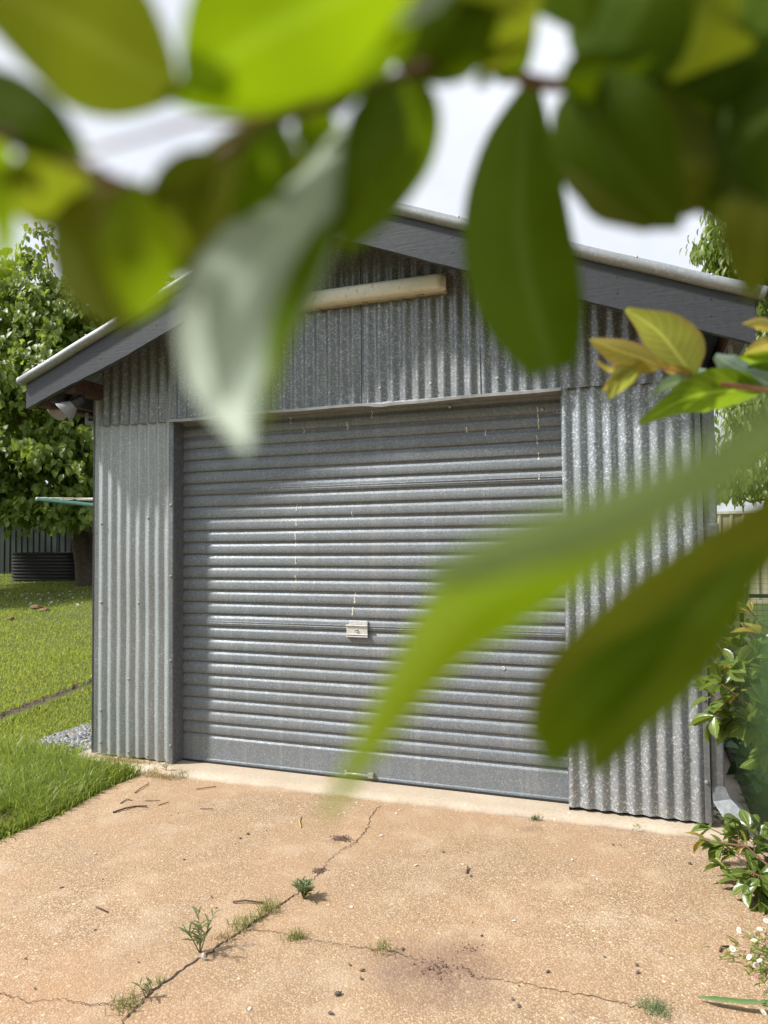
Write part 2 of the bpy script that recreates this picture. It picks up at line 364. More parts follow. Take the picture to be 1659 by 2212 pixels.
# garage slab with a ragged front lip
rows = []
for x in np.linspace(.62, 3.98, 80):
    r_ = .004 * math.sin(31 * x) + .005 * math.sin(13 * x + 2) + RNG.normal(0, .0015)
    yf = -.128 + r_ + (.02 * (x - 2.2) / 1.5)
    rows.append([(x, yf, -.15), (x, yf, -.024), (x, yf + .008, -.006 + RNG.normal(0, .001)), (x, -.05, -.001), (x, 0.0, .0), (x, .3, .0), (x, 5.6, .0)])
o = MB().grid([list(c) for c in zip(*rows)]).build('garage_slab', SLAB, None, True); tag(o, kind='structure')
rows = []
for x in np.linspace(-.12, .635, 26):
    r_ = .012 * math.sin(19 * x) + RNG.normal(0, .003)
    rows.append([(x, -.125 + r_, -.15), (x, -.118 + r_, -.035 + RNG.normal(0, .003)), (x, -.085 + r_ * .5, -.010 + RNG.normal(0, .003)), (x, -.03, .0), (x, .25, .002), (x, 5.6, .002)])
o = MB().grid([list(c) for c in zip(*rows)]).build('slab_edge', SLAB, None, True); tag(o, kind='structure')
# planting bed at the right of the drive and beside the garage
o = sheet('planting_bed', 4.2, 7.5, -8, 4, 20, 60, lambda x, y: .005 + .03 * math.sin(4 * x + y) * math.sin(3 * y) + max(0, y) * .03, SOIL); tag(o, kind='structure')
o = sheet('side_path', 3.98, 4.2, -.1, 9, 3, 30, lambda x, y: -.02 + max(0, y) * .03, SOIL); tag(o, kind='structure')

# ------------------------------------------------------------------ garage
GX = 3.772; XL = .641; XR = 3.099; ZL = 2.211
OV = -.30                                   # barge board plane
APX, APZ = 1.884, 3.343                       # apex of the roof plane (top of the sheeting)
SL = .394
def roof_z(x): return APZ - SL * abs(x - APX)
PITCH = .0762; AMP = .0085
garage = empty('corrugated_garage', (0, 0, 0), 'galvanised corrugated iron garage with grey barge boards and closed roller door', 'garage')
def corr(name, x0, x1, zb, zt, y, ph, mat, parent, rows=7, amp=AMP, dent=.0016, seed=0):
    n = max(8, int((x1 - x0) / PITCH * 12)); xs = np.linspace(x0, x1, n + 1); rr = np.random.default_rng(seed)
    fr = rr.normal(0, 1, 6); grid = []
    for j in range(rows + 1):
        row = []
        for x in xs:
            a, b = zb(x), zt(x); z = a + (b - a) * j / rows
            d = dent * (math.sin(2.1 * z * 3 + fr[0] * 3 + 4 * x) + math.sin(7.3 * z + fr[1] * 5 - 6 * x) * .6)
            row.append((x, y - amp * math.cos(2 * PI * (x - ph) / PITCH) + d, z))
        grid.append(row)
    return MB().grid(grid).build(name, mat, parent, True)
PHL, PHR = .0508 + .012, 3.1858 + .008
fn = lambda v: (lambda x: v)
pillL = corr('wall_sheet', 0.0, XL - .01, lambda x: .012 + .004 * math.sin(20 * x), fn(2.40), 0, PHL, GALV_L, garage, 16, seed=1)
pillR = corr('wall_sheet', XR, GX, lambda x: .018 - .006 * (x - XR), fn(2.36), 0, PHR, GALV_R, garage, 16, seed=2)
edges = [.062, .60, 1.28, 1.965, 2.64, 3.25, GX - .035]
gsheets = []
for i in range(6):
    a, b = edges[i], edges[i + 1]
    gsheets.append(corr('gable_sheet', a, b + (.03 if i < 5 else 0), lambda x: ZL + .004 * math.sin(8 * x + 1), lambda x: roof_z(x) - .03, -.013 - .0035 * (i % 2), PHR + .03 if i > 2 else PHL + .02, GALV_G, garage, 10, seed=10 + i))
# dark overlap lines at the sheet edges are real steps: a turned lip on the centre joint
MB().tube([(1.966, -.027, ZL + .01), (1.9665, -.0265, 2.7), (1.964, -.027, 3.2)], .0022, 5).build('joint_lip', DARKM, garage)
# side, back walls and frame
def side(name, x, y0, y1, z1):
    n = int((y1 - y0) / PITCH * 6); ys = np.linspace(y0, y1, n + 1)
    return MB().grid([[(x - AMP * math.cos(2 * PI * y / PITCH), y, z) for y in ys] for z in (.01, z1)]).build(name, GALV_L, garage, True)
side('side_wall', -.012, .0, 5.5, 2.42); side('side_wall', GX + .012, .0, 5.5, 2.42)
MB().grid([[(x, 5.5 - AMP * math.cos(2 * PI * x / PITCH), z) for x in np.linspace(0, GX, 200)] for z in (.01, 2.45)]).build('back_wall', GALV_L, garage, True)
MB().add([(0, 5.49, 2.44), (GX, 5.49, 2.44), (APX, 5.49, APZ - .04)], [(0, 1, 2)]).build('back_gable', GALV_L, garage)
# corner flashings
MB().box((GX - .02, -.0205, .02), (GX + .006, .03, 2.36)).build('corner_flashing', GALV_P, garage)
# roof sheets, corrugated down the slope
for s in (-1, 1):
    rows = []
    for y in np.linspace(OV + .02, 5.75, 380):
        w = .008 * math.cos(2 * PI * y / PITCH)
        rows.append([(APX, y, APZ + w), (APX + s * 2.14, y, APZ - SL * 2.14 + w)])
    MB().grid(rows).build('roof_sheet', GALV_ROLL, garage, True)
MB().tube([(APX, OV, APZ + .02), (APX, 5.75, APZ + .02)], .06, 12).build('ridge_cap', GALV_ROLL, garage, True)
# barge boards and rolls
def board_h(x): return .212 - .042 * smooth(.6, -.29, x)
for s, xe in ((-1, -.29), (1, 3.995)):
    L = abs(xe - APX)
    def bz(x): return roof_z(x) - .012
    v = []; N = 40
    xs = np.linspace(APX, xe, N + 1)
    rr = np.random.default_rng(5 + s)
    for yy in (OV - .012, OV + .022):
        v.append([(x, yy, bz(x) + (0 if s * (x - APX) > 0 else 0)) for x in xs])
        v.append([(x, yy, bz(x) - board_h(x) + (rr.normal(0, .0012))) for x in xs])
    # front, bottom, back, top as one board, square cut at the end
    m = MB(); f, fb, bk, bb = v
    for A, B in ((f, fb), (fb, bb), (bb, bk), (bk, f)): m.grid([A, B])
    m.add([f[-1], fb[-1], bb[-1], bk[-1]], [(0, 1, 2, 3)])
    bo = m.build('barge_board', BARGE, garage)
    for k in range(5):
        x = APX + (xe - APX) * (k + .75) / 5.2
        for dz in (.055, .135):
            q = MB().lathe([(.0, .0012), (.0035, .001), (.0042, -.001)], 8, aim((x, OV - .013, bz(x) - dz), (0, -1, 0)))
            q.build('nail_head', BARGE, bo)
    # roll: half round capping
    e2 = xe + s * .040
    pts = [(APX + (e2 - APX) * k / 20, OV - .022, roof_z(APX + (e2 - APX) * k / 20) + .012 + .0012 * math.sin(k * 1.7)) for k in range(21)]
    ro = MB().tube(pts, .031, 18).build('barge_roll', GALV_ROLL, garage, True)
    d = Vector((s, 0, -SL)).normalized()
    MB().lathe([(.0320, -.02), (.0328, -.002), (.031, .004), (.025, .005), (0, .006)], 18, aim(Vector(pts[-1]), d)).build('end_cap', GALV_ROLL, ro, True)
    for k in (3, 7, 11, 15, 18):
        MB().lathe([(0, .008), (.006, .006), (.007, 0)], 8, aim(Vector(pts[k]) + Vector((0, -.016, .027)), (0, -.55, .83))).build('screw', SCREW, ro, True)
# timbers under the eave overhang
for x, z in ((.035, 2.445), (3.74, 2.445), (-.20, 2.37), (3.93, 2.40), (.85, 2.84), (2.95, 2.84), (APX, 3.22)):
    MB().box((x - .045, OV + .024, z - .05), (x + .045, 5.5, z + .045)).build('purlin', PURLIN, garage)
MB().box((-.02, .03, 2.30), (.0, 5.4, 2.40)).build('top_plate', PURLIN, garage)
MB().box((GX, .03, 2.28), (GX + .03, 5.4, 2.38)).build('top_plate', PURLIN, garage)
# soffit posts seen in the right eave opening
MB().box((3.905, -.10, 2.06), (3.925, -.085, 2.37)).build('bracket', mat_plain('pale_painted_strap', (.30, .31, .27), .6), garage)
m = MB(); prof = [(-.0, .0), (.0, -.11), (.075, -.115), (.10, -.09), (.105, .0)]
for xs0, s in ((GX + .13, 1), (-.13, -1)):
    m = MB(); m.grid([[(xs0 + s * px, y, 2.46 + pz) for px, pz in prof] for y in (OV + .05, 5.7)])
    m.add([(xs0 + s * px, OV + .05, 2.46 + pz) for px, pz in prof], [(0, 1, 2, 3, 4)])
    gt = m.build('gutter', GALV_P, garage); so_ = gt.modifiers.new('thick', 'SOLIDIFY'); so_.thickness = .003
# strap at the left eave
MB().box((-.075, -.02, 2.225), (-.048, -.012, 2.31)).box((-.048, -.02, 2.225), (.0, -.012, 2.252)).build('eave_bracket', GALV_P, garage)
# gutter downpipe on the right corner
dp = MB(); x0, x1, y0, y1 = GX + .010, GX + .072, -.005, .045
dp.box((x0, y0, .19), (x1, y1, 2.10)); dpo = dp.build('downpipe', GALV_P, garage, False, .008)
m = MB(); rr = [((x0, y0, .20), (x1, y0, .20), (x1, y1, .20), (x0, y1, .20)), ((x0 + .005, y0 - .02, .13), (x1 + .02, y0 - .02, .15), (x1 + .02, y1, .15), (x0 + .005, y1, .13)),
                ((x0 + .07, y0 - .10, .035), (x1 + .11, y0 - .09, .075), (x1 + .11, y1 - .07, .075), (x0 + .07, y1 - .08, .035))]
for A, B in zip(rr, rr[1:]):
    for k in range(4): m.add([A[k], A[(k + 1) % 4], B[(k + 1) % 4], B[k]], [(0, 1, 2, 3)])
m.build('outlet_shoe', GALV_P, dpo)
for z in (.49, 1.45):
    MB().box((x0 - .012, y0 - .006, z - .035), (x1 + .006, y1 + .003, z + .035)).build('pipe_clip', GALV_P, dpo, False, .003)
m = MB(); rr = [((x0, y0, 2.10), (x1, y0, 2.10), (x1, y1, 2.10), (x0, y1, 2.10)), ((x0 + .10, y0, 2.20), (x1 + .12, y0, 2.20), (x1 + .12, y1, 2.20), (x0 + .10, y1, 2.20)), ((x0 + .13, y0, 2.30), (x1 + .14, y0, 2.30), (x1 + .14, y1, 2.30), (x0 + .13, y1, 2.30))]
for A, B in zip(rr, rr[1:]):
    for k in range(4): m.add([A[k], A[(k + 1) % 4], B[(k + 1) % 4], B[k]], [(0, 1, 2, 3)])
m.build('pipe_elbow', GALV_P, dpo)
# jambs, lintel lip
m = MB(); m.grid([[(.600, -.004, z), (.612, -.0125, z), (XL - .006, -.0135, z), (XL, -.010, z), (XL + .002, .13, z)] for z in np.linspace(.0, ZL, 12)])
jl = m.build('door_jamb', GALV_P, garage); s_ = jl.modifiers.new('thick', 'SOLIDIFY'); s_.thickness = .002
MB().grid([[(XR + .002, -.004, z), (XR, .13, z)] for z in (.0, ZL)]).build('door_jamb', GALV_P, garage)
m = MB(); rowsL = []
for x in np.linspace(XL - .02, XR + .008, 60):
    w = .004 * math.sin(3.2 * x) + .003 * math.sin(9 * x) + .010 * math.exp(-((x - 2.08) / .06) ** 2)
    yo = -.036 - .006 * math.sin(5 * x)
    rowsL.append([(x, .10, ZL - .004), (x, -.016, ZL - .006 - w * .3), (x, yo, ZL - .010 - w), (x, yo - .001, ZL + .006 - w), (x, -.020, ZL + .010)])
m.grid([list(c) for c in zip(*rowsL)]); m.build('lintel_flashing', mat_plain('weathered_lip', (.34, .35, .36), .5, .3, .25, 15), garage)

# screws on the wall sheets
def screw(x, z, y, parent):
    MB().lathe([(.0, .009), (.005, .009), (.0055, .003), (.009, .002), (.0095, -.001)], 8, aim((x, y, z), (0, -1, 0))).build('screw', SCREW, parent)
for k, z in ((0, .09), (3, .045), (5, .035), (0, 1.02), (4, 1.02), (3, .52), (0, 1.55), (5, 1.58), (0, .30)):
    screw(PHL + k * PITCH, z, -AMP - .001, pillL)
for z in (.12, .66, 1.2, 1.66): screw(XL - .018, z, -.014, jl)
for k, z in ((-1, .13), (2, .06), (5, .045), (6, .36), (2, .38), (6, .75), (6, 1.52), (3, 1.5), (1, 1.92), (0, 1.6), (2, .93)):
    screw(PHR + k * PITCH, z, -AMP - .001, pillR)
for z in (.22, .62, 1.30): screw(GX - .012, z, -.022, pillR)
for i, sh in enumerate(gsheets):
    ph = PHR + .03 if i > 2 else PHL + .02
    for z in (2.30, 2.62):
        for k in (2, 6):
            x = edges[i] + k * PITCH; x = ph + round((x - ph) / PITCH) * PITCH
            if z < roof_z(x) - .1 and x < edges[i + 1]: screw(x, z, -.013 - .0035 * (i % 2) - AMP - .001, sh)

# ------------------------------------------------------------------ roller door: every rib of the curtain
DY = .095; DP = .0772; DX0, DX1 = XL - .012, XR + .02
door = empty('roller_door', (0, 0, 0)); door.parent = garage
prof = [(.0125, .0), (.0122, -.003), (.0095, -.009), (.0035, -.0185), (.0008, -.023), (.0, -.027), (-.0012, -.045), (-.0012, -.066), (.0005, -.0695), (.0050, -.0715), (.0110, -.0730), (.0125, -DP)]
meshes = []
for q in range(4):
    rr = np.random.default_rng(40 + q); rows = []
    for x in np.linspace(DX0, DX1, 15):
        b = .0012 * math.sin(2.7 * x + q * 2); rows.append([(x, DY + py + b + rr.normal(0, .0002), pz) for py, pz in prof])
    meshes.append(MB().grid([list(c) for c in zip(*rows)]).mesh('slat', GALV_D, True))
ZB = .178
ztop = ZB + DP
for k in range(27):
    o = link('slat', meshes[k % 4], None, door); o.location = (0, 0, ZB + DP * (k + 1))
# joints with a doubled crease
for k in (9, 20):
    z = ZB + DP * k + .022
    m = MB()
    for dz in (0, .013): m.tube([(DX0, DY - .002, z + dz), (DX1, DY - .002, z + dz)], .0022, 5)
    m.build('joint_crease', GALV_D, door)
br = MB().grid([[(DX0, DY + y_, z) for y_, z in ((.0125, ZB), (.0095, ZB - .009), (.001, ZB - .021), (0, ZB - .027), (.0, .028), (-.004, .026), (-.006, .022), (-.006, .006))],
                [(DX1, DY + y_, z) for y_, z in ((.0125, ZB), (.0095, ZB - .009), (.001, ZB - .021), (0, ZB - .027), (.0, .028), (-.004, .026), (-.006, .022), (-.006, .006))]]).build('bottom_rail', GALV_D, door)
MB().box((DX0, DY - .012, .0045), (DX1, DY + .03, .012)).build('weather_seal', DARKM, door)
# lock handle
hc = on_wall(773, 1361.5, DY)
hd = MB().box((hc.x - .068, DY - .016, hc.z - .026), (hc.x + .068, DY - .004, hc.z + .026)).build('lock_plate', STEEL, door, False, .003)
for dz, dy in ((.030, -.024), (-.024, -.022), (-.036, -.020)):
    MB().box((hc.x - .070, DY + dy, hc.z + dz - .004), (hc.x + .070, DY - .003, hc.z + dz + .004)).build('lip', STEEL, hd, False, .002)
MB().box((hc.x - .056, DY - .008, hc.z + .035), (hc.x + .066, DY + .004, hc.z + .058)).build('backing_plate', STEEL, hd, False, .003)
MB().lathe([(0, .002), (.004, .002), (.005, .005), (.010, .005), (.011, .0)], 14, aim((hc.x, DY - .017, hc.z), (0, -1, 0))).build('keyhole', SCREW, hd, True)
# slide bolt at the bottom
b0 = on_wall(752, 1676, DY - .01); b1w = on_wall(798, 1681, DY - .01)
bl = MB().tube([(b0.x - .01, DY - .016, .036), (b1w.x, DY - .016, .036)], .006, 8).build('slide_bolt', STEEL, door, True)
MB().box((b1w.x - .006, DY - .026, .022), (b1w.x + .028, DY - .001, .052)).build('bolt_keeper', SCREW, bl, False, .003)
MB().box((b0.x - .02, DY - .020, .024), (b0.x - .008, DY - .001, .050)).build('bolt_guide', STEEL, bl, False, .002)
# bird droppings
DROP = mat_plain('chalky_dropping', (.72, .68, .58), .8, 0, .15, 120)
for (px, py, ln) in ((640, 1095, .05), (640, 1130, .03), (638, 1165, .09), (639, 1210, .05), (638, 1250, .04), (766, 1290, .07), (762, 1320, .05), (750, 920, .05), (627, 908, .04), (656, 930, .03), (1008, 928, .03), (1048, 935, .035), (1161, 890, .06), (1163, 915, .06), (1160, 950, .05), (1163, 985, .04), (1165, 1030, .03), (760, 1110, .03), (803, 895, .05)):
    c = on_wall(px, py, DY); m = MB(); n = 8; rw = []
    for k in range(n + 1):
        z = c.z + ln * (.5 - k / n); zz = (ZB + DP * 40 - z) % DP
        yy = DY + np.interp(zz, [-pz for _, pz in prof], [q for q, _ in prof]) - .0012
        w = .0016 + .0022 * random.random() + (.003 if k == n - 1 else 0)
        xx = c.x + .002 * math.sin(k * 1.3 + px)
        rw.append([(xx - w, yy, z), (xx, yy - .0007, z), (xx + w, yy, z)])
    m.grid(rw); m.build('dropping_streak', DROP, door)
for px, py in ((1172, 884), (972, 878)):
    c = on_wall(px, py, DY); MB().lathe([(0, .012), (.007, .011), (.011, .006), (.013, 0)], 10, aim((c.x, DY - .001, c.z), (0, -1, 0))).build('bolt_head', SCREW, door, True)
# rivet ring mark
c = on_wall(1088, 1443, DY); MB().lathe([(.005, .001), (.006, .003), (.009, .003), (.010, .001)], 12, aim((c.x, DY - .002, c.z), (0, -1, 0))).build('rivet', STEEL, door, True)

# ------------------------------------------------------------------ batten light on the gable
bl_ = empty('batten_light', (1.88, -.03, 2.86), 'yellowed fluorescent batten light fixed across the gable above the door', 'lamp')
lx0, lx1, lz = -.61, .61, .052
tilt = R(.0)
MB().box((lx0, -.012, -lz), (lx1, .02, lz)).build('base_tray', mat_plain('aged_tray', (.36, .34, .30), .5), bl_, False, .006)
rows = []; NS = 60
for k in range(NS + 1):
    u = k / NS; x = lx0 + (lx1 - lx0) * u
    e = min(1, min(x - lx0, lx1 - x) / .035); e = math.sqrt(max(0, 1 - (1 - e) ** 2)) if e < 1 else 1
    row = []
    for q in range(15):
        an = PI * q / 14; cx = math.cos(an); sx_ = math.sin(an)
        zz = (lz - .004) * math.copysign(abs(cx) ** .55, cx) * (.86 + .14 * e); yy = -.012 - .062 * (sx_ ** .55) * (.12 + .88 * e)
        row.append((x, yy, zz))
    rows.append(row)
m = MB().grid(rows); n_ = len(rows[0]); m.f.append(tuple(range(n_))); m.f.append(tuple(range(len(m.v) - n_, len(m.v)))[::-1])
df = m.build('diffuser', DIFFUSER, bl_, True)
rim = [(lx0, -.014, -lz), (lx1, -.014, -lz), (lx1, -.014, lz), (lx0, -.014, lz), (lx0, -.014, -lz)]
MB().tube(rim, .0042, 6).build('rim', mat_plain('rim_plastic', (.42, .37, .26), .4), df)
for x in (-.52, -.18, .12, .46):
    for s in (-1, 1):
        MB().box((x - .018, -.026, s * lz - .006), (x + .018, .004, s * lz + .006)).build('clip', mat_plain('clip_plastic', (.30, .27, .22), .45), bl_, False, .003)

# ------------------------------------------------------------------ twin floodlight under the left eave
fc = on_wall(170, 838, -.16)
fl = empty('twin_floodlight', fc, 'twin floodlight with two grey cone shades under the left eave', 'lamp')
MB().lathe([(0, .05), (.045, .05), (.055, .03), (.058, .0), (.068, -.003), (.068, -.012), (.05, -.02), (0, -.02)], 18).build('mounting_base', DARKM, fl, True)
def flood(p, d):
    d = Vector(d).normalized(); M = aim(Vector(p), d)
    k_ = MB().lathe([(0, -.005), (.026, -.004), (.029, .0), (.029, .075), (.02, .08)], 16, M).build('lamp_holder', DARKM, fl, True)
    s_ = MB().lathe([(.030, .068), (.036, .070), (.037, .082), (.044, .090), (.052, .105), (.063, .130), (.0725, .148), (.0745, .152), (.0725, .152)], 24, M).build('shade', LAMPW, k_, True)
    MB().lathe([(.0725, .1515), (.062, .131), (.04, .1), (.0, .09)], 24, M).build('reflector', LAMPIN, k_, True)
    MB().tube([Vector(p) + Vector((0, 0, .035)), Vector(p)], .010, 8).build('swivel', DARKM, k_, True)
flood(on_wall(178, 861, -.18) - fc, -RT * .70 - UP * .62 - FW * .22); flood(on_wall(152, 864, -.12) - fc, -RT * .80 - UP * .42 + FW * .42)

# ------------------------------------------------------------------ wire trellis and clothesline on the left wall
tr = empty('wire_trellis', (-.06, .8, .9), 'narrow rusty wire trellis panel standing off the left wall edge', 'trellis')
zt, zb = 2.22 - .9, 1.14 - .9
m = MB()
for y_ in (0, .6): m.tube([(-.012, y_, zt), (-.016, y_, zb - .02)], .003, 6)
m.build('upright', WIREM, tr)
for k in range(8):
    z = zb + (zt - zb) * k / 7; MB().tube([(-.018, -.01, z), (.05, -.01, z + .002)], .0028, 6).build('rung', WIREM, tr)
    MB().tube([(-.015, 0, z), (-.015, .6, z)], .0028, 6).build('cross_wire', WIREM, tr)
ca = at(82, 1078, 8.2); cb_ = at(215, 1090, 7.0)
cl = empty('clothesline', cb_, 'green folding clothesline arm with pale cords behind the left wall edge', 'clothesline')
v = ca - cb_; ext = v * -1.6
MB().tube([v, Vector((0, 0, -.012)), ext + Vector((0, 0, -.02))], .021, 8).build('arm', LINEG, cl, True)
MB().lathe([(0, .012), (.024, .01), (.024, -.012), (0, -.014)], 10, aim(v, v)).build('end_plug', STEEL, cl, True)
for k, dz in enumerate((.028, .040, .022)):
    MB().tube([v * (.97 - .18 * k) + Vector((0, 0, .018)), Vector((0, .1 * k, dz + .03)), ext + Vector((0, .25 * k, dz))], .0035, 5).build('cord', mat_plain('pale_cord', (.55, .52, .47), .6), cl)
MB().tube([ext * .9, ext * .9 + Vector((0, 0, -1.5))], .03, 8).build('post', LINEG, cl, True)

# ------------------------------------------------------------------ fences, gate, garden bed
def rib_sheet(L, H):
    xs = []; p_ = 0
    while p_ < L - 1e-6:
        for u, d_ in ((0, 0), (.012, -.022), (.045, -.022), (.057, 0), (.19, 0)):
            if p_ + u <= L: xs.append((p_ + u, d_))
        p_ += .195
    xs.append((L, 0))
    return MB().grid([[(x, d_, 0) for x, d_ in xs], [(x, d_, H) for x, d_ in xs]])
def fence(x0, x1, y, step, H, mat, label, cap):
    f = empty('sheet_fence', (x0, y, terrain(x0, y)), label, 'fence'); n = int((x1 - x0) / step)
    for k in range(n):
        z = terrain(x0 + (k + .5) * step, y) - terrain(x0, y)
        o = rib_sheet(step - .06, H).build('infill_sheet', mat, f); o.location = (k * step + .03, 0, z)
        MB().box((k * step - .03, -.035, z - .1), (k * step + .03, .03, z + H + .03)).build('post', mat, f, False, .006)
        MB().box((k * step + .03, -.03, z + H - .04), ((k + 1) * step - .03, .03, z + H + .015)).build('top_rail', cap, f, False, .004)
        MB().box((k * step + .03, -.03, z - .02), ((k + 1) * step - .03, .03, z + .05)).build('bottom_rail', mat, f)
fence(-20, -2, 10.2, 2.4, 1.65, FENCEG, 'dark green sheet steel fence in shade behind the left tree', FENCEG)
fence(3.2, 12.8, 10.25, 2.4, 1.62, FENCEC, 'cream sheet steel fence behind the mesh gate at right', mat_plain('pale_cap', (.66, .64, .58), .5, 0, .1))

gp = Vector((3.95, 3.7, terrain(4, 3.7)))
ga = empty('mesh_gate', gp, 'black wire mesh gate beside the right corner of the garage', 'gate')
top = at(1620, 1156, 7.6).z; 
def gz_(py, px=1620): 
    r = ray(px, py); return (CAM + r * ((3.7 - CAM.y) / r.y)).z - gp.z
zt_, zm_, zb_ = gz_(1156), gz_(1287), .02
for z, th in ((zt_, .016), (zm_, .018), (zb_ + .05, .016)):
    MB().box((-.15, -th, z - th), (1.75, th, z + th)).build('rail', WIREM, ga)
for x in (.42, 1.55): MB().box((x - .016, -.014, zb_), (x + .016, .014, zt_)).build('stile', WIREM, ga)
m = MB()
for k in range(36): m.tube([(-.1 + k * .05, -.002, zb_ + .05), (-.1 + k * .05 + .004 * math.sin(k), -.002, zt_)], .0019, 4)
for k in range(int((zt_ - zb_) / .05)): m.tube([(-.14, .002, zb_ + .05 + k * .05), (.8, .004, zb_ + .05 + k * .05 + .003 * math.sin(k * 2)), (1.7, .002, zb_ + .05 + k * .05)], .0019, 4)
m.build('wire_mesh', WIREM, ga)
MB().box((-.13, -.02, zm_), (-.10, .02, zm_ + .10)).box((-.30, -.02, zm_ + .08), (-.13, .02, zm_ + .10)).build('latch', WIREM, ga)

tp = Vector((-9.6, 9.35, terrain(-9.6, 9.35)))
tk = empty('garden_bed', tp, 'black corrugated steel raised garden bed beside the tree trunk', 'garden bed')
m = MB(); rows = []
for k in range(41):
    z = .62 * k / 40; w = .012 * math.cos(2 * PI * z / .076); rw = []
    for q in range(41):
        an = 2 * PI * q / 40; c_, s_ = math.cos(an), math.sin(an); e = .35
        rw.append(((1.0 + w) * math.copysign(abs(c_) ** e, c_), (.45 + w) * math.copysign(abs(s_) ** e, s_), z))
    rows.append(rw)
m.grid(rows); m.build('bed_wall', TANKM, tk, True)
MB().tube([(p_[0], p_[1], .625) for p_ in rows[-1]], .012, 6).build('rim', TANKM, tk, True)
MB().add([(p_[0], p_[1], .55) for p_ in rows[-1][:-1]], [tuple(range(40))]).build('soil_fill', SOIL, tk)

# ------------------------------------------------------------------ leaves
def leaf_unit(shape='ovate', n=4, fold=.18, droop=.25):
    """unit leaf: length 1 along +Y, width 1, normal +Z"""
    V = []; U = []
    for j in range(n + 1):
        t_ = j / n
        if shape == 'ovate': w = math.sin(PI * min(1, t_ ** .75)) ** .8
        elif shape == 'obovate': w = math.sin(PI * min(1, t_ ** 1.25)) ** .75
        else: w = math.sin(PI * t_) ** .9
        w = max(w, .03) * .5; z = -droop * t_ * t_
        V += [(-w, t_, z + fold * w), (0, t_, z), (w, t_, z + fold * w)]; U += [(-1, t_, 0), (0, t_, 0), (1, t_, 0)]
    F = []
    for j in range(n):
        a = j * 3; F += [(a, a + 1, a + 4, a + 3), (a + 1, a + 2, a + 5, a + 4)]
    return np.array(V), np.array(F), np.array(U)
def add_uv(me, U):
    at_ = me.attributes.new('leaf_uv', 'FLOAT_VECTOR', 'POINT'); at_.data.foreach_set('vector', np.asarray(U, np.float32).ravel())
def frames(d, up):
    d = d / np.linalg.norm(d, axis=1, keepdims=True); x = np.cross(d, up); x /= np.linalg.norm(x, axis=1, keepdims=True) + 1e-9
    z = np.cross(x, d); return np.stack([x, d, z], axis=2)       # columns x, y, z
def foliage(parent, P, D, UPV, L, Wd, unit, mat, name='foliage', nparts=0, kind='stuff', base=(0, 0, 0)):
    """P leaf bases, D directions, UPV normals; nparts nearest leaves in view become objects"""
    V, F, U = unit; Rm = frames(D, UPV); base = np.array(base)
    if nparts:
        c = np.array(CAM); dist = np.linalg.norm(P - c, axis=1); q = P - c; zf = q @ np.array(FW); xf = q @ np.array(RT) / zf; yf = q @ np.array(UP) / zf
        vis = (abs(xf) < .56) & (abs(yf) < .74) & (zf > 0); sc = np.where(vis, dist, 1e6 + dist); order = np.argsort(sc)[:nparts]
        mask = np.zeros(len(P), bool); mask[order] = True
    else: mask = np.zeros(len(P), bool)
    rest = ~mask
    if rest.any():
        S = np.stack([Wd[rest], L[rest], L[rest]], axis=1)
        A = np.einsum('nij,nkj->nki', Rm[rest], V[None] * S[:, None, :]) + (P[rest] - base)[:, None, :]
        nv = len(V); Fa = (F[None] + (np.arange(rest.sum()) * nv)[:, None, None]).reshape(-1, 4)
        me = np_mesh(name, A.reshape(-1, 3), Fa, mat, True); add_uv(me, np.tile(U, (rest.sum(), 1)))
        o = link(name, me, None, parent); 
        if kind: o['kind'] = kind
    if nparts:
        me = np_mesh('leaf', V, F, mat, True); add_uv(me, U)
        for i in np.nonzero(mask)[0]:
            o = bpy.data.objects.new('leaf', me); COL.objects.link(o); o.parent = parent
            m4 = np.eye(4); m4[:3, :3] = Rm[i] * np.array([Wd[i], L[i], L[i]])[None, :]; m4[:3, 3] = P[i] - base
            o.matrix_local = Matrix(m4.tolist())

def crown_leaves(lobes, per, L0, rng, droop=.8, outward=.7):
    Ps, Ds, Us, Ls = [], [], [], []
    for (c, r_, sq) in lobes:
        n_cl = int(per * r_ * r_)
        for _ in range(n_cl):
            d = rng.normal(size=3); d /= np.linalg.norm(d); 
            if d[2] < -.35: d[2] *= -.6
            if c[0] < -12.5 and rng.random() < .45: continue
            k = r_ * (1 - .42 * rng.random() ** 1.6) * (1 + .18 * math.sin(5 * d[0] + 3 * d[2]) * math.cos(4 * d[1]))
            cc = np.array(c) + d * np.array([1, 1, sq]) * k
            m = rng.integers(6, 12)
            out = d * np.array([1, 1, .3]); out /= np.linalg.norm(out) + 1e-6
            tw = out * outward + np.array([0, 0, -.25]) + rng.normal(0, .35, 3)
            for q in range(m):
                s = q / m; p_ = cc + tw * s * L0 * 2.0 + rng.normal(0, L0 * .30, 3)
                dd = out * .45 + np.array([0, 0, -droop]) + rng.normal(0, .42, 3)
                Ps.append(p_); Ds.append(dd); Us.append(out * .8 + np.array([0, 0, .7]) + rng.normal(0, .35, 3)); Ls.append(L0 * rng.uniform(.65, 1.15))
    return np.array(Ps), np.array(Ds), np.array(Us), np.array(Ls)
def wander(a, b, n, amp, rng):
    a, b = Vector(a), Vector(b); out = []
    for k in range(n + 1):
        u = k / n; out.append(a.lerp(b, u) + Vector(rng.normal(0, 1, 3)) * amp * math.sin(PI * u))
    return out

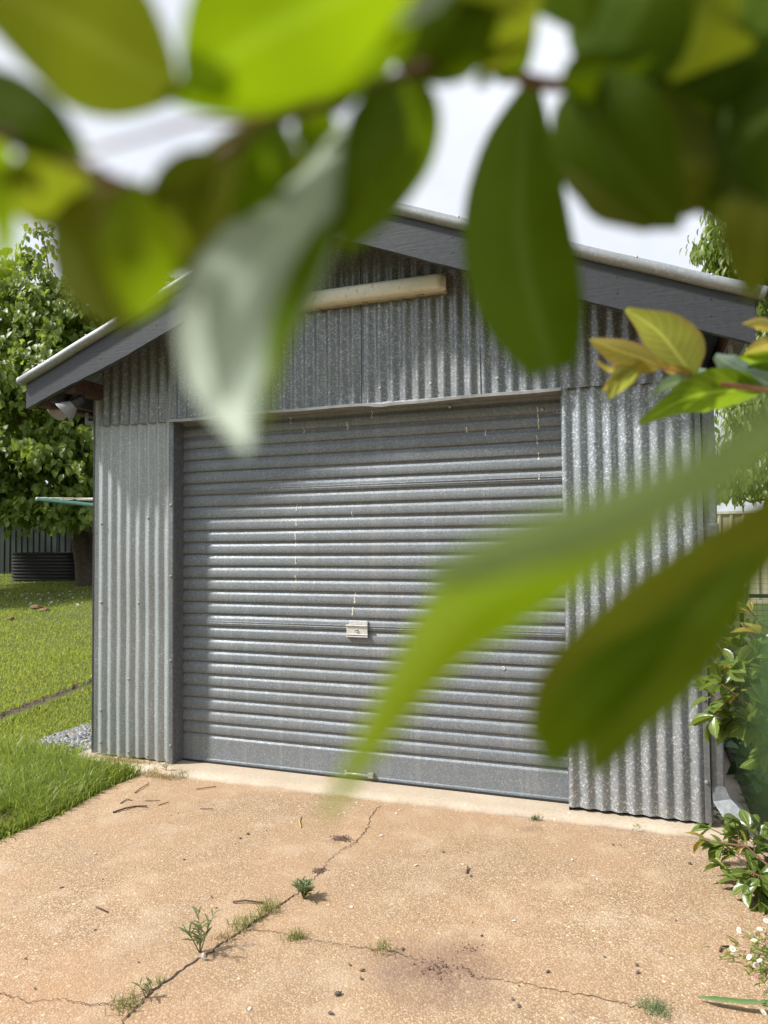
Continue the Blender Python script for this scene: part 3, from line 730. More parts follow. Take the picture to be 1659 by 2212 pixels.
# left tree
rg = np.random.default_rng(3)
tb = Vector((-8.0, 8.5, terrain(-8, 8.5)))
tree = empty('spreading_tree', tb, 'large leafy green tree shading the lawn left of the garage', 'tree')
lob = []
for px, py, d, r_, sq in ((92, 560, 15, .34, 2.0), (88, 640, 15, .62, 1.2), (80, 730, 14.8, 1.05, 1), (5, 680, 15.2, .95, 1), (-60, 640, 15.5, 1.2, 1), (185, 700, 15, .95, .9), (225, 665, 15.2, .75, .9), (150, 650, 15.2, .6, 1), (270, 720, 15.6, 1.1, .9), (360, 690, 16, 1.0, .9), (450, 730, 16.2, 1.3, .9),
                          (130, 850, 14.2, 1.25, .9), (15, 850, 14.3, 1.3, .9), (-110, 850, 14.8, 1.4, .9), (235, 880, 14.6, 1.25, .9), (340, 900, 15.3, 1.5, .9), (60, 990, 13.8, 1.0, .8), (165, 1000, 13.9, 1.0, .8), (255, 1010, 14.6, 1.2, .8),
                          (-70, 1010, 14.2, 1.3, .8), (5, 1075, 13.9, .72, .7), (-30, 1090, 13.6, .6, .7), (55, 1118, 13.6, .42, .6), (125, 1122, 13.5, .42, .6), (185, 1118, 13.7, .40, .6), (-5, 1122, 13.6, .40, .6), (40, 1085, 14.6, .8, .6), (95, 520, 15, .22, 2.2), (20, 600, 15.2, .55, 1.2), (100, 1085, 13.7, .62, .6), (160, 1095, 13.6, .55, .6), (215, 1080, 14, .8, .8), (300, 1060, 15, 1.1, .8), (-260, 820, 14, 1.7, .9), (-260, 1000, 13.6, 1.5, .8), (-430, 850, 13.6, 1.9, .9), (-420, 1010, 13.2, 1.5, .8), (-150, 1060, 13.2, 1.0, .7), (-300, 660, 15, 1.6, .9), (90, 900, 17, 1.9, 1), (220, 820, 17.4, 2.0, 1), (-40, 950, 17, 1.9, .9)):
    p_ = at(px, py, d); lob.append(((p_.x, p_.y, p_.z), r_, sq))
P, D, U_, Ls = crown_leaves(lob, 130, .165, rg)
foliage(tree, P, D, U_, Ls, Ls * .62, leaf_unit('ovate', 3), TREEL, 'crown', 260, 'stuff', tb)
m = MB(); tl = []
trunk_top = Vector((-.1, -.1, 1.5))
m.tube([(0.2, 0, -.15), (.17, 0, .05), (.10, -.02, .5), (0, -.05, 1.0), (-.15, -.1, 1.6)], [.36, .27, .22, .21, .2], 14)
m.build('trunk', BARK, tree, True)
MB().tube([(.18, .0, .35), (.34, .05, .9), (.6, .0, 1.5), (.9, -.2, 2.4)], [.15, .16, .15, .12], 12).build('limb', BARK, tree, True)
for (c, r_, sq) in lob[2:]:
    e = Vector(c) - tb
    MB().tube(wander((-.12, -.08, 1.45) if e.x < .8 else (.75, -.1, 2.0), e, 5, .12, rg), [.13, .10, .075, .05, .03, .012], 6).build('limb', BARK, tree, True)

# right tree
rg = np.random.default_rng(11)
tb2 = Vector((6.9, 7.6, terrain(6.9, 7.6)))
tree2 = empty('drooping_tree', tb2, 'drooping bright green tree rising behind the right end of the roof', 'tree')
lob = []
for px, py, d, r_, sq in ((1620, 440, 11, .45, 1), (1600, 500, 11, .55, 1), (1565, 540, 11, .42, .8), (1640, 560, 10.8, .75, 1), (1600, 600, 10.8, .5, 1), (1690, 480, 11.4, .9, 1), (1720, 650, 11.2, 1.2, 1), (1665, 740, 10.8, .6, 1), (1660, 840, 10.8, .6, 1), (1625, 900, 10.6, .45, 1), (1690, 930, 10.8, .8, .9),
                          (1630, 985, 10.6, .5, .8), (1590, 1035, 10.4, .36, .8), (1650, 1045, 10.4, .42, .8), (1720, 1050, 10.6, .6, .8), (1560, 1060, 10.4, .22, .8), (1780, 850, 12, 1.6, 1)):
    p_ = at(px, py, d); lob.append(((p_.x, p_.y, p_.z), r_, sq))
P, D, U_, Ls = crown_leaves(lob, 230, .16, rg, 1.3, .4)
foliage(tree2, P, D, U_, Ls, Ls * .40, leaf_unit('lance', 3), TREER, 'crown', 260, 'stuff', tb2)
MB().tube([(0, 0, -.1), (-.05, 0, 1.2), (-.1, -.05, 2.6), (-.3, -.1, 4.0)], [.22, .17, .15, .10], 10).build('trunk', BARK, tree2, True)
for (c, r_, sq) in lob:
    e = Vector(c) - tb2; MB().tube(wander((-.08, 0, min(2.4, max(1.2, e.z - 1))), e, 5, .1, rg), [.07, .055, .04, .028, .018, .008], 6).build('limb', BARK, tree2, True)

# trees added out of view behind the camera, for the galvanised iron to reflect
rg = np.random.default_rng(17)
for x, y, r_, zc, lb in ((7.4, -5.2, 2.3, 2.4, 'broad added tree on the right of the driveway behind the viewpoint, unseen, for reflections'), (6.6, -11.5, 3.2, 4.6, 'tall added tree behind the viewpoint on the right, unseen, for reflections'), (1.4, -15.0, 3.4, 5.0, 'tall added tree far behind the viewpoint, unseen, for reflections'), (-5.5, -17.0, 3.0, 4.0, 'rounded added tree far behind the viewpoint on the left, unseen, for reflections')):
    tb3 = Vector((x, y, -.05)); t3 = empty('added_tree', tb3, lb, 'tree', 'added trees behind the viewpoint, for reflections')
    P, D, U_, Ls = crown_leaves([((x, y, zc), r_, 1.25), ((x - .4 * r_, y + .2, zc - .8), r_ * .75, 1), ((x + .4 * r_, y - .2, zc + .6), r_ * .7, 1)], 22, .34, rg)
    foliage(t3, P, D, U_, Ls, Ls * .6, leaf_unit('ovate', 2), TREEL, 'crown', 0, 'stuff', tb3)
    MB().tube([(0, 0, -.1), (.05, 0, zc * .5), (0, 0, zc)], [.24, .18, .1], 10).build('trunk', BARK, t3, True)

# ------------------------------------------------------------------ lawn grass
def blades(n, P, H, Wb, lean, rng):
    """n blades as 5-vertex ribbons -> V, F (triangles)"""
    an = rng.uniform(0, 2 * PI, n); la = rng.uniform(0, 2 * PI, n); le = rng.uniform(.1, 1, n) * lean
    s = np.stack([np.cos(an), np.sin(an), np.zeros(n)], 1) * (Wb / 2)[:, None]
    l = np.stack([np.cos(la), np.sin(la), np.zeros(n)], 1)
    up = np.array([0, 0, 1.0])
    mid = P + up * (H * .58)[:, None] + l * (H * le * .35)[:, None]; tip = P + up * (H * (1 - .25 * le))[:, None] + l * (H * le)[:, None]
    V = np.stack([P - s, P + s, mid - s * .75, mid + s * .75, tip], 1).reshape(-1, 3)
    b = (np.arange(n) * 5)[:, None]
    F = np.concatenate([b + np.array([[0, 1, 3]]), b + np.array([[0, 3, 2]]), b + np.array([[2, 3, 4]])], 0)
    return V, F
rg = np.random.default_rng(21)
def trench(x, y):   # shallow trench crossing the lawn
    a, b = on_floor(-60, 1565, .0), on_floor(230, 1462, .05); dx, dy = b.x - a.x, b.y - a.y
    return abs((x - a.x) * dy - (y - a.y) * dx) / math.hypot(dx, dy)
def lawn_points(n, d0, d1, px0, px1):
    out = []
    for _ in range(n):
        d = d0 * (d1 / d0) ** rg.random(); px = rg.uniform(px0, px1); r = ray(px, 1150); h = Vector((r.x, r.y)).normalized()
        x, y = CAM.x + r.x * d, CAM.y + r.y * d
        out.append((x, y))
    return out
pts = lawn_points(150000, 2.6, 19, -330, 320)
Pg, Hg, Wg = [], [], []
for x, y in pts:
    if y > 10.1: continue
    if x > -.05 and y > -.14: continue
    if x > drive_edge(y) - .03: continue
    if -.62 < x < .0 and -.05 < y < .55 and rg.random() < .97: continue          # gravel patch by the wall
    if (x - .32) ** 2 / .10 ** 2 + (y + 1.02) ** 2 / .10 ** 2 < 1: continue        # bare clump at the drive's edge
    td = trench(x, y)
    if td < .05 + .035 * math.sin(5 * x + 3 * y): continue
    d = math.hypot(x - CAM.x, y - CAM.y)
    near = smooth(.9, .1, abs(x - .05)) * smooth(.35, -.15, y)
    patch = .5 + .5 * math.sin(1.7 * x + .6) * math.sin(1.3 * y + 2 * math.sin(.7 * x))
    h = .030 + .022 * patch + .075 * near + (.012 if td < .2 else 0)
    if y < -.05 and x > -1.3: h += .03 * smooth(-1.3, -.4, x)
    Pg.append((x, y, gz(x, y) - .012)); Hg.append(h * rg.uniform(.6, 1.25)); Wg.append(.0035 + .0009 * d)
Pg = np.array(Pg); Hg = np.array(Hg); Wg = np.array(Wg); tall = Hg > .085
V, F = blades((~tall).sum(), Pg[~tall], Hg[~tall], Wg[~tall], .8, rg)
tag(link('lawn_grass', np_mesh('lawn_grass', V, F, GRASSM)), 'short mown green lawn grass left of the garage', 'grass', kind='stuff')
ex = []
for _ in range(8000):
    y = rg.uniform(-1.9, -.12); x = drive_edge(y) - abs(rg.normal(0, .34)) + .02
    if (x - .32) ** 2 / .12 ** 2 + (y + 1.02) ** 2 / .12 ** 2 < 1: continue
    if x > .2 and y > -.17: continue
    ex.append((x, y, -.055))
for _ in range(900):
    y = rg.uniform(-.16, .1); x = rg.uniform(-.9, -.15); ex.append((x, y, -.05))
ex = np.array(ex); hx = rg.uniform(.05, .15, len(ex)) * np.where(ex[:, 0] > .42, .75, 1)
P2 = np.concatenate([Pg[tall], ex]); H2 = np.concatenate([Hg[tall], hx]); W2 = rg.uniform(.0045, .0085, len(P2))
V, F = blades(len(P2), P2, H2, W2, 1.05, rg)
tag(link('tall_grass', np_mesh('tall_grass', V, F, GRASST)), 'longer uncut grass along the left edge of the driveway', 'grass', kind='stuff')
# dry thatch: bare clump, wall foot, slab corner
def dry_patch(name, label, cx, cy, z, rx, ry, n, h, mat=DRYM):
    P_ = np.stack([rg.normal(cx, rx, n), rg.normal(cy, ry, n), np.full(n, z)], 1)
    V, F = blades(n, P_, rg.uniform(.3, 1, n) * h, np.full(n, .003), 2.2, rg); tag(link(name, np_mesh(name, V, F, mat)), label, 'dry grass', kind='stuff')
dry_patch('dry_thatch', 'clump of dry brown thatch at the lawn edge', .33, -1.02, -.05, .06, .06, 900, .06, mat_leaf('brown_thatch', (.14, .09, .05), (.28, .20, .11), .2, (.3, .2, .1), .8, .2))
dry_patch('dry_thatch', 'straw coloured clippings along the foot of the left wall sheet', .28, -.035, -.002, .16, .018, 700, .028)
dry_patch('dry_thatch', 'straw coloured dead grass at the slab corner by the left jamb', .66, -.16, -.03, .06, .03, 420, .045)
# white clover heads and clods in the lawn
wp = []
for k in range(34):
    px, py = rg.uniform(-10, 205), rg.uniform(1280, 1312); x, y = None, None
    r = ray(px, py); 
    for _ in range(1):
        d = 9.0
        for it in range(30): q = CAM + r * d; d += (q.z - terrain(q.x, q.y)) * 8 * .5
    q = CAM + r * d; wp.append((q.x, q.y, terrain(q.x, q.y) + .04))
m = MB()
for x, y, z in wp:
    s_ = rg.uniform(.008, .02); m.lathe([(0, s_ * .6), (s_, s_ * .3), (s_, -.01), (0, -.02)], 6, Matrix.Translation((x, y, z)))
tag(m.build('clover_flowers', PETAL), 'scattered white clover flowers in the far lawn', 'flowers', kind='stuff')
def lump(n=10, r_=1, seed=0, flat=.7):
    rr = np.random.default_rng(seed); m = MB(); rows = []
    for i in range(5):
        th = PI * i / 4; rw = []
        for k in range(n): 
            a = 2 * PI * k / n; q = 1 + rr.normal(0, .16); rw.append((r_ * q * math.sin(th) * math.cos(a), r_ * q * math.sin(th) * math.sin(a) * rr.uniform(.75, 1), r_ * math.cos(th) * flat * (1 + rr.normal(0, .08))))
        rows.append(rw + [rw[0]])
    return m.grid(rows)
def lawn_hit(px, py):
    r = ray(px, py); d = 8.0
    for it in range(60): q = CAM + r * d; d += (q.z - terrain(q.x, q.y)) * 4
    return CAM + r * d
for px, py, s_, lb in ((78, 1316, .10, 'left of the two brown soil clods in the far lawn'), (97, 1322, .08, 'right of the two brown soil clods in the far lawn'), (23, 1340, .06, 'small lone brown clod near the left edge of the lawn')):
    q = lawn_hit(px, py); o = lump(10, s_, int(px), .5).build('soil_clod', mat_plain('brown_clod', (.20, .125, .07), .95, 0, .4, 60, .5)); o.location = q + Vector((0, 0, .03)); tag(o, lb, 'clod')
# trench soil
m = MB(); a, b = on_floor(-120, 1586, .0), on_floor(230, 1462, .05); rows = []
dv = (b - a); nrm = Vector((-dv.y, dv.x, 0)).normalized()
for k in range(61):
    p_ = a + dv * (k / 60); z = gz(p_.x, p_.y); rw = []
    for q in range(7):
        u = (q - 3) / 3; w = .10 + .03 * math.sin(k * .9); pp = p_ + nrm * u * w; rw.append((pp.x, pp.y, z + .004 + .03 * (abs(u) ** 1.5) * (1 if u > 0 else .6) - .012 + rg.normal(0, .006)))
    rows.append(rw)
tag(m.grid(rows).build('lawn_trench', SOIL), kind='structure')

# gravel patch by the left wall
m = MB(); us = lump(5, 1, 1, .7)
GV = np.array(us.v); GF = us.f
tv, tf = [], []
for k in range(1500):
    x, y = rg.uniform(-.75, .0), rg.uniform(-.10, .75)
    if x > -.02 and y > -.02: continue
    s_ = rg.uniform(.008, .019); a = rg.uniform(0, 6.28); n0 = len(tv)
    for v_ in us.v: tv.append((x + s_ * (v_[0] * math.cos(a) - v_[1] * math.sin(a)), y + s_ * (v_[0] * math.sin(a) + v_[1] * math.cos(a)), -.035 + rg.uniform(0, .002) + s_ * v_[2]))
    tf += [tuple(i + n0 for i in f) for f in GF]
m = MB(); m.v = tv; m.f = tf
t_ = NT('gravel'); gn = t_.node('NewGeometry'); GRAV = t_.done(t_.prin(t_.ramp(gn.outputs['Random Per Island'], [(0, (.10, .11, .13)), (.5, (.23, .25, .28)), (.85, (.36, .36, .37)), (1, (.38, .29, .22))]), .7))
tag(m.build('gravel', GRAV), 'blue grey gravel patch against the left wall foot', 'gravel', kind='stuff')

# ------------------------------------------------------------------ cracks in the drive
def crack(name, label, pts, w0, w1, sub=14):
    P_ = [on_floor(x, y) for x, y in pts]; rows = []
    for i in range(len(P_) - 1):
        for k in range(sub):
            u = k / sub; p_ = P_[i].lerp(P_[i + 1], u); tg = (P_[i + 1] - P_[i]).normalized(); nm = Vector((-tg.y, tg.x, 0))
            g_ = (i + u) / (len(P_) - 1); w = (w0 + (w1 - w0) * g_) * rg.uniform(.25, 1.0) * (.75 + .35 * math.sin(9 * g_ + 1)); p_ = p_ + nm * rg.normal(0, .0045)
            rows.append([p_ + nm * w + Vector((0, 0, .0028)), p_ + Vector((0, 0, .0042)), p_ - nm * w + Vector((0, 0, .0028))])
    tag(MB().grid(rows).build(name, CRACKM), label, 'crack')
crack('driveway_crack', 'long dirt filled crack running from the slab down to the lower left', [(820, 1742), (801, 1765), (796, 1790), (762, 1825), (735, 1838), (704, 1868), (686, 1890), (650, 1925), (600, 1960), (545, 1995), (455, 2055), (330, 2140), (262, 2212), (200, 2280)], .0024, .0065)
crack('driveway_crack', 'wandering crack entering from the left edge at bottom', [(-60, 2120), (0, 2145), (60, 2166), (140, 2160), (190, 2172), (262, 2162), (320, 2145)], .0022, .0018)
crack('driveway_crack', 'thin crack from the soil stain towards the lower right', [(995, 2085), (1024, 2113), (1110, 2122), (1190, 2137), (1330, 2165), (1400, 2184)], .0016, .002)
crack('driveway_crack', 'faint crack linking the small weed tufts left of centre', [(530, 2010), (580, 2012), (650, 2026), (750, 2045), (830, 2052), (909, 2075)], .0014, .0018)

# ------------------------------------------------------------------ weeds
TUFTM = mat_leaf('tuft_blade', (.15, .19, .05), (.30, .29, .12), .35, (.42, .46, .14), .55, .25)
def tuft(label, px, py, n, h, spread, mat=TUFTM, lean=1.2, wb=.0035, z=-.025):
    c = on_floor(px, py, z); P_ = np.stack([rg.normal(0, spread, n), rg.normal(0, spread, n), np.zeros(n) - .002], 1)
    V, F = blades(n, P_, rg.uniform(.35, .85, n) * h, np.full(n, wb * .8), lean, rg)
    o = link('grass_tuft', np_mesh('grass_tuft', V, F, mat)); o.location = c; tag(o, label, 'weed', 'weeds in the driveway cracks'); return o
tuft('grass tuft in the long crack where a dark twig touches it', 580, 1966, 90, .085, .022)
tuft('low grass tuft in the long crack below the twig', 548, 1988, 60, .06, .020)
tuft('spiky grass tuft in the long crack above the tall seedling', 520, 2003, 90, .07, .025)
tuft('dry looking tuft at the foot of the tall seedling', 485, 2026, 60, .05, .022, DRYM)
tuft('small round grass tuft right of the long crack', 640, 2026, 80, .055, .020)
tuft('sparse tuft beside a dark stone at bottom centre', 832, 2052, 55, .055, .022)
tuft('grass tuft near the bottom left where two cracks meet', 270, 2172, 80, .065, .022)
tuft('tiny tuft on the long crack in the lower left', 345, 2122, 30, .035, .012)
tuft('low green mat of weed near the bottom right', 1418, 2182, 240, .032, .022, WEEDM, 2.2)
tuft('small tuft growing on the slab edge below the door', 1158, 1772, 60, .055, .014, WEEDM)
tuft('dark tuft growing in front of the right wall sheet', 1378, 1792, 70, .05, .012, GRASST, .8)
tuft('grass tuft on straw by the left jamb', 392, 1678, 90, .075, .025, TUFTM, 1.4)
tuft('short tuft where the grass meets the slab corner', 330, 1668, 60, .06, .03)
LU = leaf_unit('lance', 4, .2, .2)
LM = np_mesh('leaf', LU[0], LU[1], WEEDM, True); add_uv(LM, LU[2])
def seedling(label, px, py, stems, leaves, h, L, z=-.025):
    c = on_floor(px, py, z); w = empty('leafy_weed', c, label, 'weed', 'weeds in the driveway cracks')
    for s in range(stems):
        a = 2 * PI * s / stems + rg.uniform(0, 1); tip = Vector((math.cos(a) * h * .45, math.sin(a) * h * .45, h * rg.uniform(.75, 1)))
        if stems == 1: tip = Vector((-.01, 0, h))
        MB().tube([(0, 0, -.004), tip * .5 + Vector((0, 0, h * .08)), tip], [.0022, .0018, .001], 5).build('stem', WEEDM, w, True)
        for k in range(leaves):
            u = .2 + .8 * k / leaves; p_ = tip * u + Vector((0, 0, h * .08 * math.sin(PI * u))); b = rg.uniform(0, 6.28)
            d = Vector((math.cos(b), math.sin(b), rg.uniform(.3, 1.0))) + tip.normalized() * .5; l_ = L * rg.uniform(.6, 1.1) * (1.1 - .5 * u)
            o = bpy.data.objects.new('leaf', LM); COL.objects.link(o); o.parent = w
            M = frames(np.array([d]), np.array([[0, 0, 1.0]]))[0] * np.array([l_ * .17, l_, l_])[None, :]; m4 = np.eye(4); m4[:3, :3] = M; m4[:3, 3] = p_; o.matrix_local = Matrix(m4.tolist())
seedling('bushy grey green weed in the long crack, topmost of the larger weeds', 657, 1942, 12, 9, .065, .055)
seedling('tall leafy seedling standing in the long crack at lower left', 432, 2058, 4, 10, .125, .07)
seedling('small bright seedling beside the long crack near the bottom left', 316, 2156, 2, 7, .05, .05)
seedling('upright seedling growing at the foot of the left jamb', 360, 1672, 1, 14, .085, .045)

# ------------------------------------------------------------------ stones, twigs on the drive
LANDMARKS = [((657, 1925), 'the bushy grey green weed'), ((432, 2040), 'the tall seedling'), ((940, 2095), 'the large soil stain'), ((1418, 2180), 'the green weed mat'), ((832, 2050), 'the sparse tuft at bottom centre'), ((1158, 1770), 'the tuft on the slab edge'), ((1378, 1790), 'the dark tuft by the right wall'), ((1610, 2060), 'the daisies'), ((290, 1750), 'the longest twig'), ((270, 2165), 'the tuft where two cracks meet'), ((738, 1812), 'the small upper soil stain'), ((1540, 1850), 'the low glossy branch'), ((773, 1690), 'the door bolt'), ((220, 1966), 'the lone grey twig'), ((640, 2022), 'the small round tuft')]
_used = {}
def stone_label(px, py, kind, size):
    (lx, ly), nm = min(LANDMARKS, key=lambda l: (l[0][0] - px) ** 2 + (l[0][1] - py) ** 2)
    side = ('left of' if px < lx else 'right of') if abs(px - lx) > abs(py - ly) else ('beyond' if py < ly else 'in front of')
    w = 'tiny' if size < .0085 else ('small' if size < .0125 else 'larger'); base = f'{w} {kind} {side} {nm}'.replace(' on the drive', '')
    n = _used.get(base, 0); _used[base] = n + 1
    return base if n == 0 else f'{base}, ' + ('second', 'third', 'fourth', 'fifth', 'sixth')[n - 1] + ' one'
lump_m = [lump(8, 1, s, .6).mesh('stone', STONED) for s in range(4)]; lump_w = [lump(7, 1, s + 9, .5).mesh('stone', STONEL) for s in range(3)]
dk = [(535, 1803, .016), (519, 1812, .012), (508, 1824, .008), (398, 1858, .011), (134, 1919, .012), (222, 1901, .008), (457, 1938, .009), (467, 1962, .008), (575, 1795, .007), (1011, 1843, .008), (958, 1842, .012), (1375, 2086, .014), (1324, 1826, .012), (1340, 1826, .009), (1305, 2068, .011), (1017, 1893, .012), (1184, 2102, .016), (1377, 2102, .012), (1020, 1993, .008), (1041, 2023, .012), (960, 2088, .01), (1107, 2160, .011), (1120, 2131, .008), (1120, 2175, .013), (870, 2052, .013), (1490, 1867, .017), (1555, 2068, .010), (782, 2098, .014), (780, 2115, .011), (730, 2150, .02), (755, 2085, .011), (640, 1760, .007), (430, 1733, .006), (370, 1763, .007), (385, 1758, .008), (300, 2080, .008), (205, 2010, .009), (55, 2072, .009), (75, 2136, .008), (1460, 1990, .01), (1250, 1950, .006), (1540, 1745, .01), (715, 2192, .016), (1598, 2065, .008), (905, 1975, .007), (1085, 2060, .006)]
for i, (px, py, s_) in enumerate(dk):
    o = bpy.data.objects.new('dark_stone', lump_m[i % 4]); COL.objects.link(o); o.location = on_floor(px, py) + Vector((0, 0, s_ * .35)); s_ *= .6; o.scale = (s_ * rg.uniform(.8, 1.5), s_ * rg.uniform(.5, .9), s_ * .7); o.rotation_euler = (0, 0, rg.uniform(0, 6))
    tag(o, stone_label(px, py, 'dark stone on the drive', dk[i][2]), 'stone', 'dark stones scattered on the driveway')
wt = [(824, 1806, .012), (732, 1760, .009), (745, 1757, .008), (770, 1735, .010), (856, 1758, .011), (863, 1750, .008), (899, 1870, .010), (1236, 1858, .009), (700, 1715, .009), (1000, 1868, .008), (608, 1720, .008), (760, 1960, .010), (1110, 1990, .008), (205, 1845, .008), (600, 1700, .007), (900, 2010, .006), (1290, 1900, .007), (540, 2180, .009)]
for i, (px, py, s_) in enumerate(wt):
    o = bpy.data.objects.new('pale_chip', lump_w[i % 3]); COL.objects.link(o); o.location = on_floor(px, py) + Vector((0, 0, s_ * .3)); o.scale = (s_, s_ * .8, s_ * .6); o.rotation_euler = (0, 0, rg.uniform(0, 6))
    tag(o, stone_label(px, py, 'pale stone chip', wt[i][2]), 'stone', 'pale chips scattered on the driveway')
q = on_floor(440, 2075); o = lump(7, 1, 77, .8).build('white_feather_tuft', STONEL); o.location = q + Vector((0, 0, .012)); o.scale = (.010, .008, .022); o.rotation_euler = (.2, .3, 0); tag(o, 'white fluff caught at the foot of the tall seedling', 'fluff')
def twig(label, pts, r_, mat=TWIGM):
    P_ = [on_floor(x, y) + Vector((0, 0, r_ + .001 + .004 * (k % 2))) for k, (x, y) in enumerate(pts)]
    tag(MB().tube(P_, [r_ * (1 - .4 * k / len(P_)) for k in range(len(P_))], 6).build('twig', mat, None, True), label, 'twig')
twig('dark bent twig, longest on the drive near the lawn', [(244, 1757), (270, 1750), (292, 1744), (318, 1745)], .005)
twig('short knotted twig above the longest one near the lawn', [(260, 1737), (275, 1729), (285, 1731)], .003)
twig('thin reddish twig right of the knotted twig', [(313, 1731), (330, 1732), (345, 1730)], .0022)
twig('thin straight twig right of the reddish twig', [(342, 1741), (365, 1735)], .0025)
twig('straight twig at the tip of the tall grass', [(291, 1714), (306, 1704), (321, 1694)], .003)
twig('thin twig in front of the slab corner straw', [(424, 1706), (448, 1704), (467, 1700)], .0028)
twig('pale thin twig in the middle of the drive, left', [(432, 1748), (460, 1750)], .0022)
twig('dark straight twig touching a grass tuft in the long crack', [(503, 1951), (530, 1950), (568, 1953)], .0042)
twig('thin grey twig lying alone left of the long crack', [(208, 1961), (220, 1968), (234, 1973)], .003)
twig('hooked dark twig at right near the daisies', [(1555, 2058), (1558, 2050), (1575, 2047)], .004)
twig('yellow curled stalk on the drive below the slab', [(650, 1788), (646, 1775), (651, 1765)], .0028, mat_plain('yellow_stalk', (.55, .42, .12), .7))
twig('short dark stick standing upright in the view near centre right', [(1008, 1888), (1011, 1876)], .004)

# soil crumbs on the stain
m = MB()
for (px, py, sx_, sy_, n) in ((945, 2092, .05, .03, 60), (1012, 2050, .03, .02, 16), (738, 1812, .022, .014, 200), (690, 1882, .012, .014, 120)):
    c = on_floor(px, py)
    for k in range(n):
        x, y, s_ = rg.normal(c.x, sx_), rg.normal(c.y, sy_), rg.uniform(.0015, .0045); hgt = .010 * math.exp(-((x - c.x) / sx_) ** 2 - ((y - c.y) / sy_) ** 2)
        m.lathe([(0, s_), (s_, 0), (0, -s_)], 5, Matrix.Translation((x, y, -.023 + hgt * rg.random())))
tag(m.build('soil_crumbs', mat_plain('soil_crumb', (.16, .10, .075), .95, 0, .5, 300)), 'dark loose soil crumbs from ants on the driveway', 'soil', kind='stuff')

# ------------------------------------------------------------------ right hand shrub, groundcover
OBO = leaf_unit('obovate', 5, .25, .22)
def shrub_leaves(par, base, twigs, L, rng, mat, ymat, nparts, ytips=()):
    Ps, Ds, Us, Ls = [], [], [], []; yP, yD, yU, yL = [], [], [], []
    for ti, tw in enumerate(twigs):
        n = len(tw) - 1
        for k in range(1, n + 1):
            tg = (tw[k] - tw[k - 1]).normalized(); reps = 4 if k == n else 2
            for q in range(reps):
                a = rng.uniform(0, 6.28); s1 = tg.orthogonal().normalized(); s2 = tg.cross(s1); sd = s1 * math.cos(a) + s2 * math.sin(a)
                d = sd * .9 + tg * (.5 if k < n else 1.2) + Vector((0, 0, rng.uniform(-.35, .25))); up = Vector((0, 0, 1)) * .9 + tg * .2 + Vector(rng.normal(0, .35, 3))
                young = (ti in ytips and k >= n - 1)
                for lst, v_ in zip((yP, yD, yU) if young else (Ps, Ds, Us), (tw[k], d, up)): lst.append(tuple(v_))
                (yL if young else Ls).append(L * rng.uniform(.65, 1.15))
    f = np.array
    foliage(par, f(Ps), f(Ds), f(Us), f(Ls), f(Ls) * .52, OBO, mat, 'foliage', nparts, 'stuff', base)
    if yP: foliage(par, f(yP), f(yD), f(yU), f(yL), f(yL) * .45, OBO, ymat, 'young_foliage', len(yP), 'stuff', base)
def make_shrub(base, label, targets, L, seed, nparts, ytips, spread, steps=7, subs=3, bare=2, smat=STEMM):
    rng = np.random.default_rng(seed); s = empty('glossy_shrub', base, label, 'shrub'); tw = []
    for tx in targets:
        main = wander(base, tx, steps, .03, rng); tw.append(main[bare:])
        MB().tube([p_ - base for p_ in main], [.008 - .0055 * k / steps for k in range(steps + 1)], 6).build('stem', smat, s, True)
        for q in range(subs):
            k = rng.integers(bare, steps); e = main[k] + Vector(rng.normal(0, spread, 3)) + (Vector(tx) - base).normalized() * spread * .8
            sub = wander(main[k], e, 4, .01, rng); tw.append(sub)
            MB().tube([p_ - base for p_ in sub], [.0035, .003, .0025, .002, .0012], 5).build('stem', smat, s, True)
    shrub_leaves(s, base, tw, L, rng, SHRUBL, SHRUBY, nparts, ytips); return s
rb = Vector((4.55, -.75, .02))
T_up = [at(x, y, d) for x, y, d in ((1525, 1365, 2.75), (1530, 1420, 2.7), (1555, 1475, 2.65), (1590, 1335, 2.8), (1625, 1325, 2.85), (1600, 1400, 2.75), (1640, 1370, 2.7), (1580, 1350, 2.8), (1640, 1470, 2.7), (1610, 1450, 2.75), (1680, 1400, 2.7), (1700, 1340, 2.8), (1690, 1500, 2.7))]
make_shrub(rb, 'upright glossy shrub with yellow young leaves beside the right wall', T_up, .098, 5, 300, (0, 5, 20, 30, 33), .075, 8, 4, 5)
rb2 = Vector((4.5, -.85, .02))
T_lo = [at(x, y, d) for x, y, d in ((1525, 1815, 3.0), (1535, 1790, 3.1), (1560, 1870, 2.95), (1590, 1850, 2.95), (1600, 1800, 3.0), (1640, 1840, 2.95), (1590, 1900, 2.9), (1560, 1830, 3.0), (1640, 1780, 3.0), (1690, 1830, 2.9))]
make_shrub(rb2, 'low spreading glossy branch with one yellow tip over the driveway corner', T_lo, .082, 6, 290, (0,), .055, 6, 4)
